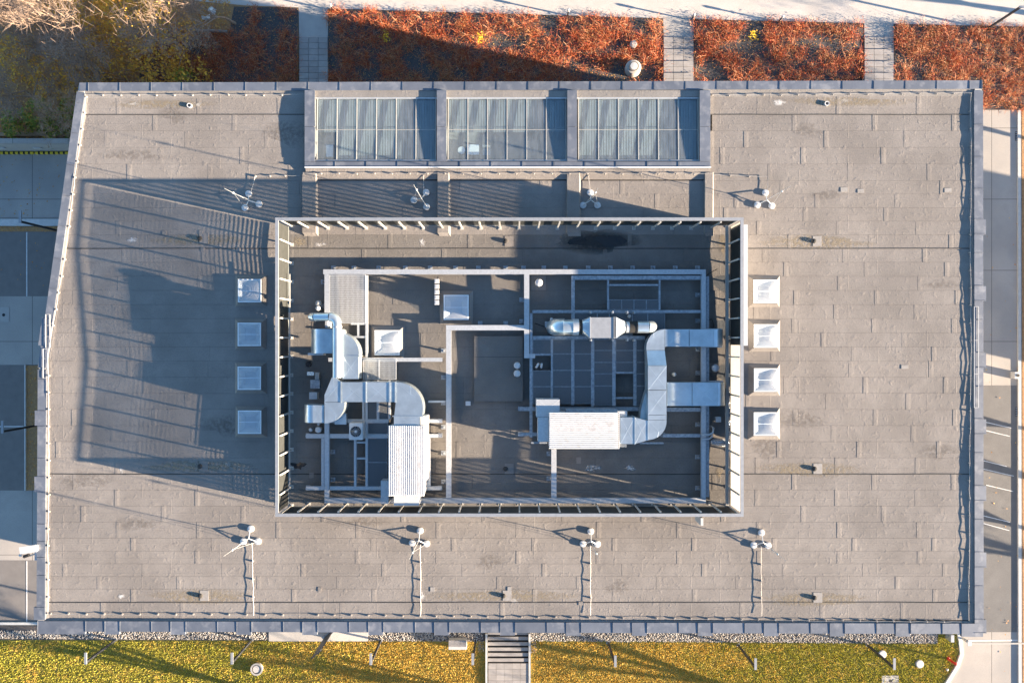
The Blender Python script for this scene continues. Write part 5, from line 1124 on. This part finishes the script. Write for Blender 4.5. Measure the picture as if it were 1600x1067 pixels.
for k in range(3): part('lid_tile', MB().pbox(701+k*9.4,1000,701+k*9.4+9.2,1010,GZ+.60,GZ+.553), MT['paver'], t)
# ------------------------------------------------------------------ lamps
def lamp(bx, by, label, h=4.15, hl=.85, group='slim lamp posts on the south lawn', hd=1):
    x, y = X(bx,GZ), Y(by,GZ); t = thing('lamp_post', (x, y, GZ), label, 'lamp', group); z = GZ+h
    part('pole', MB().box(x-.07, x+.07, y-.07, y+.07, GZ, z-.06), MT['dark_metal'], t); part('base_plate', MB().box(x-.12, x+.12, y-.12, y+.12, GZ, GZ+.03), MT['galv'], t)
    hm = MB().box(x-.09, x+.09, y-.12, y+hl-.12, z-.07, z) if hd else MB().box(x-.12, x+hl-.1, y-.08, y+.08, z-.07, z)
    part('lamp_head', hm, MT['screen_top'], t)
for bx, by, lab in ((181,999,'slim lamp post on the lawn, first from the left'), (393.5,999,'slim lamp post on the lawn beside the round planter, second from the left'), (595,1000,'slim lamp post on the lawn right of the stele'), (743,1000,'slim lamp post just left of the stairs'), (950,1003,'slim lamp post first right of the stairs'), (1153.5,1007,'slim lamp post second right of the stairs'), (1355,1007,'slim lamp post far right near the round covers')): lamp(bx, by, lab)
lamp(1542, 46, 'lamp post with pale head at the top right corner of the promenade', 3.9, .9, 'lamp posts off the lawn', 0)
lamp(92, 361, 'black lamp post leaning out over the left service lane', 4.6, .9, 'lamp posts off the lawn'); lamp(72, 662, 'black lamp post at the left edge by the parking bay', 5.0, .9, 'lamp posts off the lawn')
for px, py, lab in ((521,17,'left of the long bed'), (887,25,'halfway along the long bed'), (1080,32,'by the middle slab path'), (1216,35,'above the sunny bed')):
    x, y = X(px,GZ), Y(py,GZ); t = thing('bollard_light', (x, y, GZ), 'short bollard light at the promenade edge, '+lab, 'bollard', 'bollard lights along the promenade'); part('pole', MB().cyl((x,y,GZ), (x,y,GZ+.85), .06, n=10), MT['dark_metal'], t, True); part('head', MB().lathe(x, y, [(.09,GZ+.85),(.1,GZ+1.05),(.06,GZ+1.1)], 14), MT['white'], t, True)
# ------------------------------------------------------------------ small street things
def cover(px, py, rad, label, m='white'):
    x, y = X(px,GZ), Y(py,GZ); t = thing('manhole_cover', (x, y, GZ), label, 'manhole', 'round covers in the lawn'); part('rim', MB().lathe(x, y, [(rad,GZ),(rad,GZ+.12),(rad*.88,GZ+.13)], 24), MT['concrete'], t, True); part('cover', MB().lathe(x, y, [(rad*.84,GZ+.12),(rad*.84,GZ+.14),(rad*.2,GZ+.15)], 24), MT[m], t, True)
cover(1378,1021,.32,'round white cover in the lawn under the far right lamp'); cover(1436,1036,.32,'round white cover in the lawn, nearest the red hydrant')
x, y = X(401,GZ+.3), Y(1045,GZ+.3); t = thing('round_planter', (x, y, GZ), 'round pot with dark rim on the lawn at the bottom left', 'planter'); part('rim', MB().lathe(x, y, [(.42,GZ),(.48,GZ+.3),(.48,GZ+.36),(.36,GZ+.36),(.36,GZ+.3)], 28), MT['concrete'], t, True); part('band', MB().lathe(x, y, [(.355,GZ+.3),(.355,GZ+.345),(.30,GZ+.345),(.3,GZ+.3)], 28), MT['drain'], t); part('soil', MB().lathe(x, y, [(.295,GZ+.25),(.295,GZ+.33)], 20), MT['promenade'], t)
x, y = X(1391,GZ), Y(1062,GZ); t = thing('drain_cover', (x, y, GZ), 'square pale drain slab in the lawn at the bottom right', 'drain'); part('plate', MB().pbox(1378,1055,1404,1080,GZ+.06,GZ-.05), MT['concrete'], t); part('hole', MB().lathe(X(1391,GZ), Y(1063,GZ), [(.12,GZ+.061),(.12,GZ+.07)], 16), MT['drain'], t)
x, y = X(1481,GZ), Y(1028,GZ); t = thing('fire_hydrant', (x, y, GZ), 'red pillar fire hydrant on the lawn corner by the road', 'hydrant'); part('body', MB().lathe(x, y, [(.12,GZ),(.12,GZ+.1),(.085,GZ+.12),(.085,GZ+.95)], 16), MT['red'], t, True); part('bonnet', MB().lathe(x, y, [(.12,GZ+.95),(.12,GZ+1.0),(.09,GZ+1.1),(.03,GZ+1.14)], 16), MT['red'], t, True)
for s in (-1, 1): part('outlet', MB().cyl((x+s*.07,y,GZ+.78), (x+s*.17,y,GZ+.78), .05, n=10), MT['red'], t, True)
x, y = X(1479,GZ), Y(1045,GZ); single('marker_stone', MB().lathe(x, y, [(.09,GZ),(.1,GZ+.12),(.05,GZ+.18)], 10), MT['white'], 'small white marker stone near the hydrant', 'stone', None, True)
x, y = X(1503,GZ), Y(996,GZ); t = thing('barrier_gate', (x, y, GZ), 'white barrier post with a long boom at the corner of the east road', 'barrier'); part('post', MB().box(x-.07, x+.07, y-.07, y+.07, GZ, GZ+.7), MT['cream'], t); part('cap', MB().box(x+.0, x+.30, y-.32, y+.02, GZ+.702, GZ+.76), MT['white'], t); part('boom', MB().box(x+.16, X(1596,GZ), y-.24, y-.14, GZ+.55, GZ+.65), MT['cream'], t)
x, y = X(1563,GZ+.5), Y(587,GZ+.5); t = thing('road_cabinet', (x, y, GZ), 'small white square box with round lid on the east road edge', 'box') ; xx, yy = X(1590.5,GZ+.5), Y(586.5,GZ+.5); part('body', MB().box(xx-.24, xx+.24, yy-.26, yy+.26, GZ, GZ+.5), MT['white'], t); part('lid', MB().lathe(xx, yy, [(.12,GZ+.5),(.12,GZ+.53)], 16), MT['drain'], t)
x, y = X(1488,GZ), Y(997,GZ); single('bin_lid', MB().pbox(1486,992,1491,1003,GZ+.8,GZ+.0), MT['galv_old'], 'narrow grey post box beside the road kerb corner', 'post')
# ------------------------------------------------------------------ what stands beyond the frame and throws the long shadows
t = thing('neighbour_building', (62, .8, GZ), 'low plain building beyond the east road', 'building'); part('wall', MB().box(55, 70, -4.8, 6.4, GZ, GZ+10), MT['plaster'], t); part('roof', MB().box(54.8, 70.2, -5.0, 6.6, GZ+10.001, GZ+10.3), MT['zinc'], t)
for fl in range(3):
    for k in range(4): part('window', MB().box(54.93, 54.999, -4.0+k*2.6, -2.4+k*2.6, GZ+1+fl*3.1, GZ+2.6+fl*3.1), MT['glassdark'], t)
for i, (x, y, h) in enumerate(((50,-9,8), (54,-13.5,9), (49,-17,8), (56,-20,9.5), (50,14,7.5), (47.5,24.5,9), (12,-30.2,11), (31,-30.6,11.5), (-10,-30.0,10.5), (62,27,8))):
    bare_tree((x, y), h, 100+i, 'bare tree beyond the frame, %s' % ('nearest the east road top','east verge middle','east verge lower','far east verge','north east verge','north east corner','south path, left of centre','south path, right of centre','south path, far left','far north east')[i], .6, 'bark_dark', 3 if y < -25 else 4, None, twigs=2, tw=.02, tk=.032)
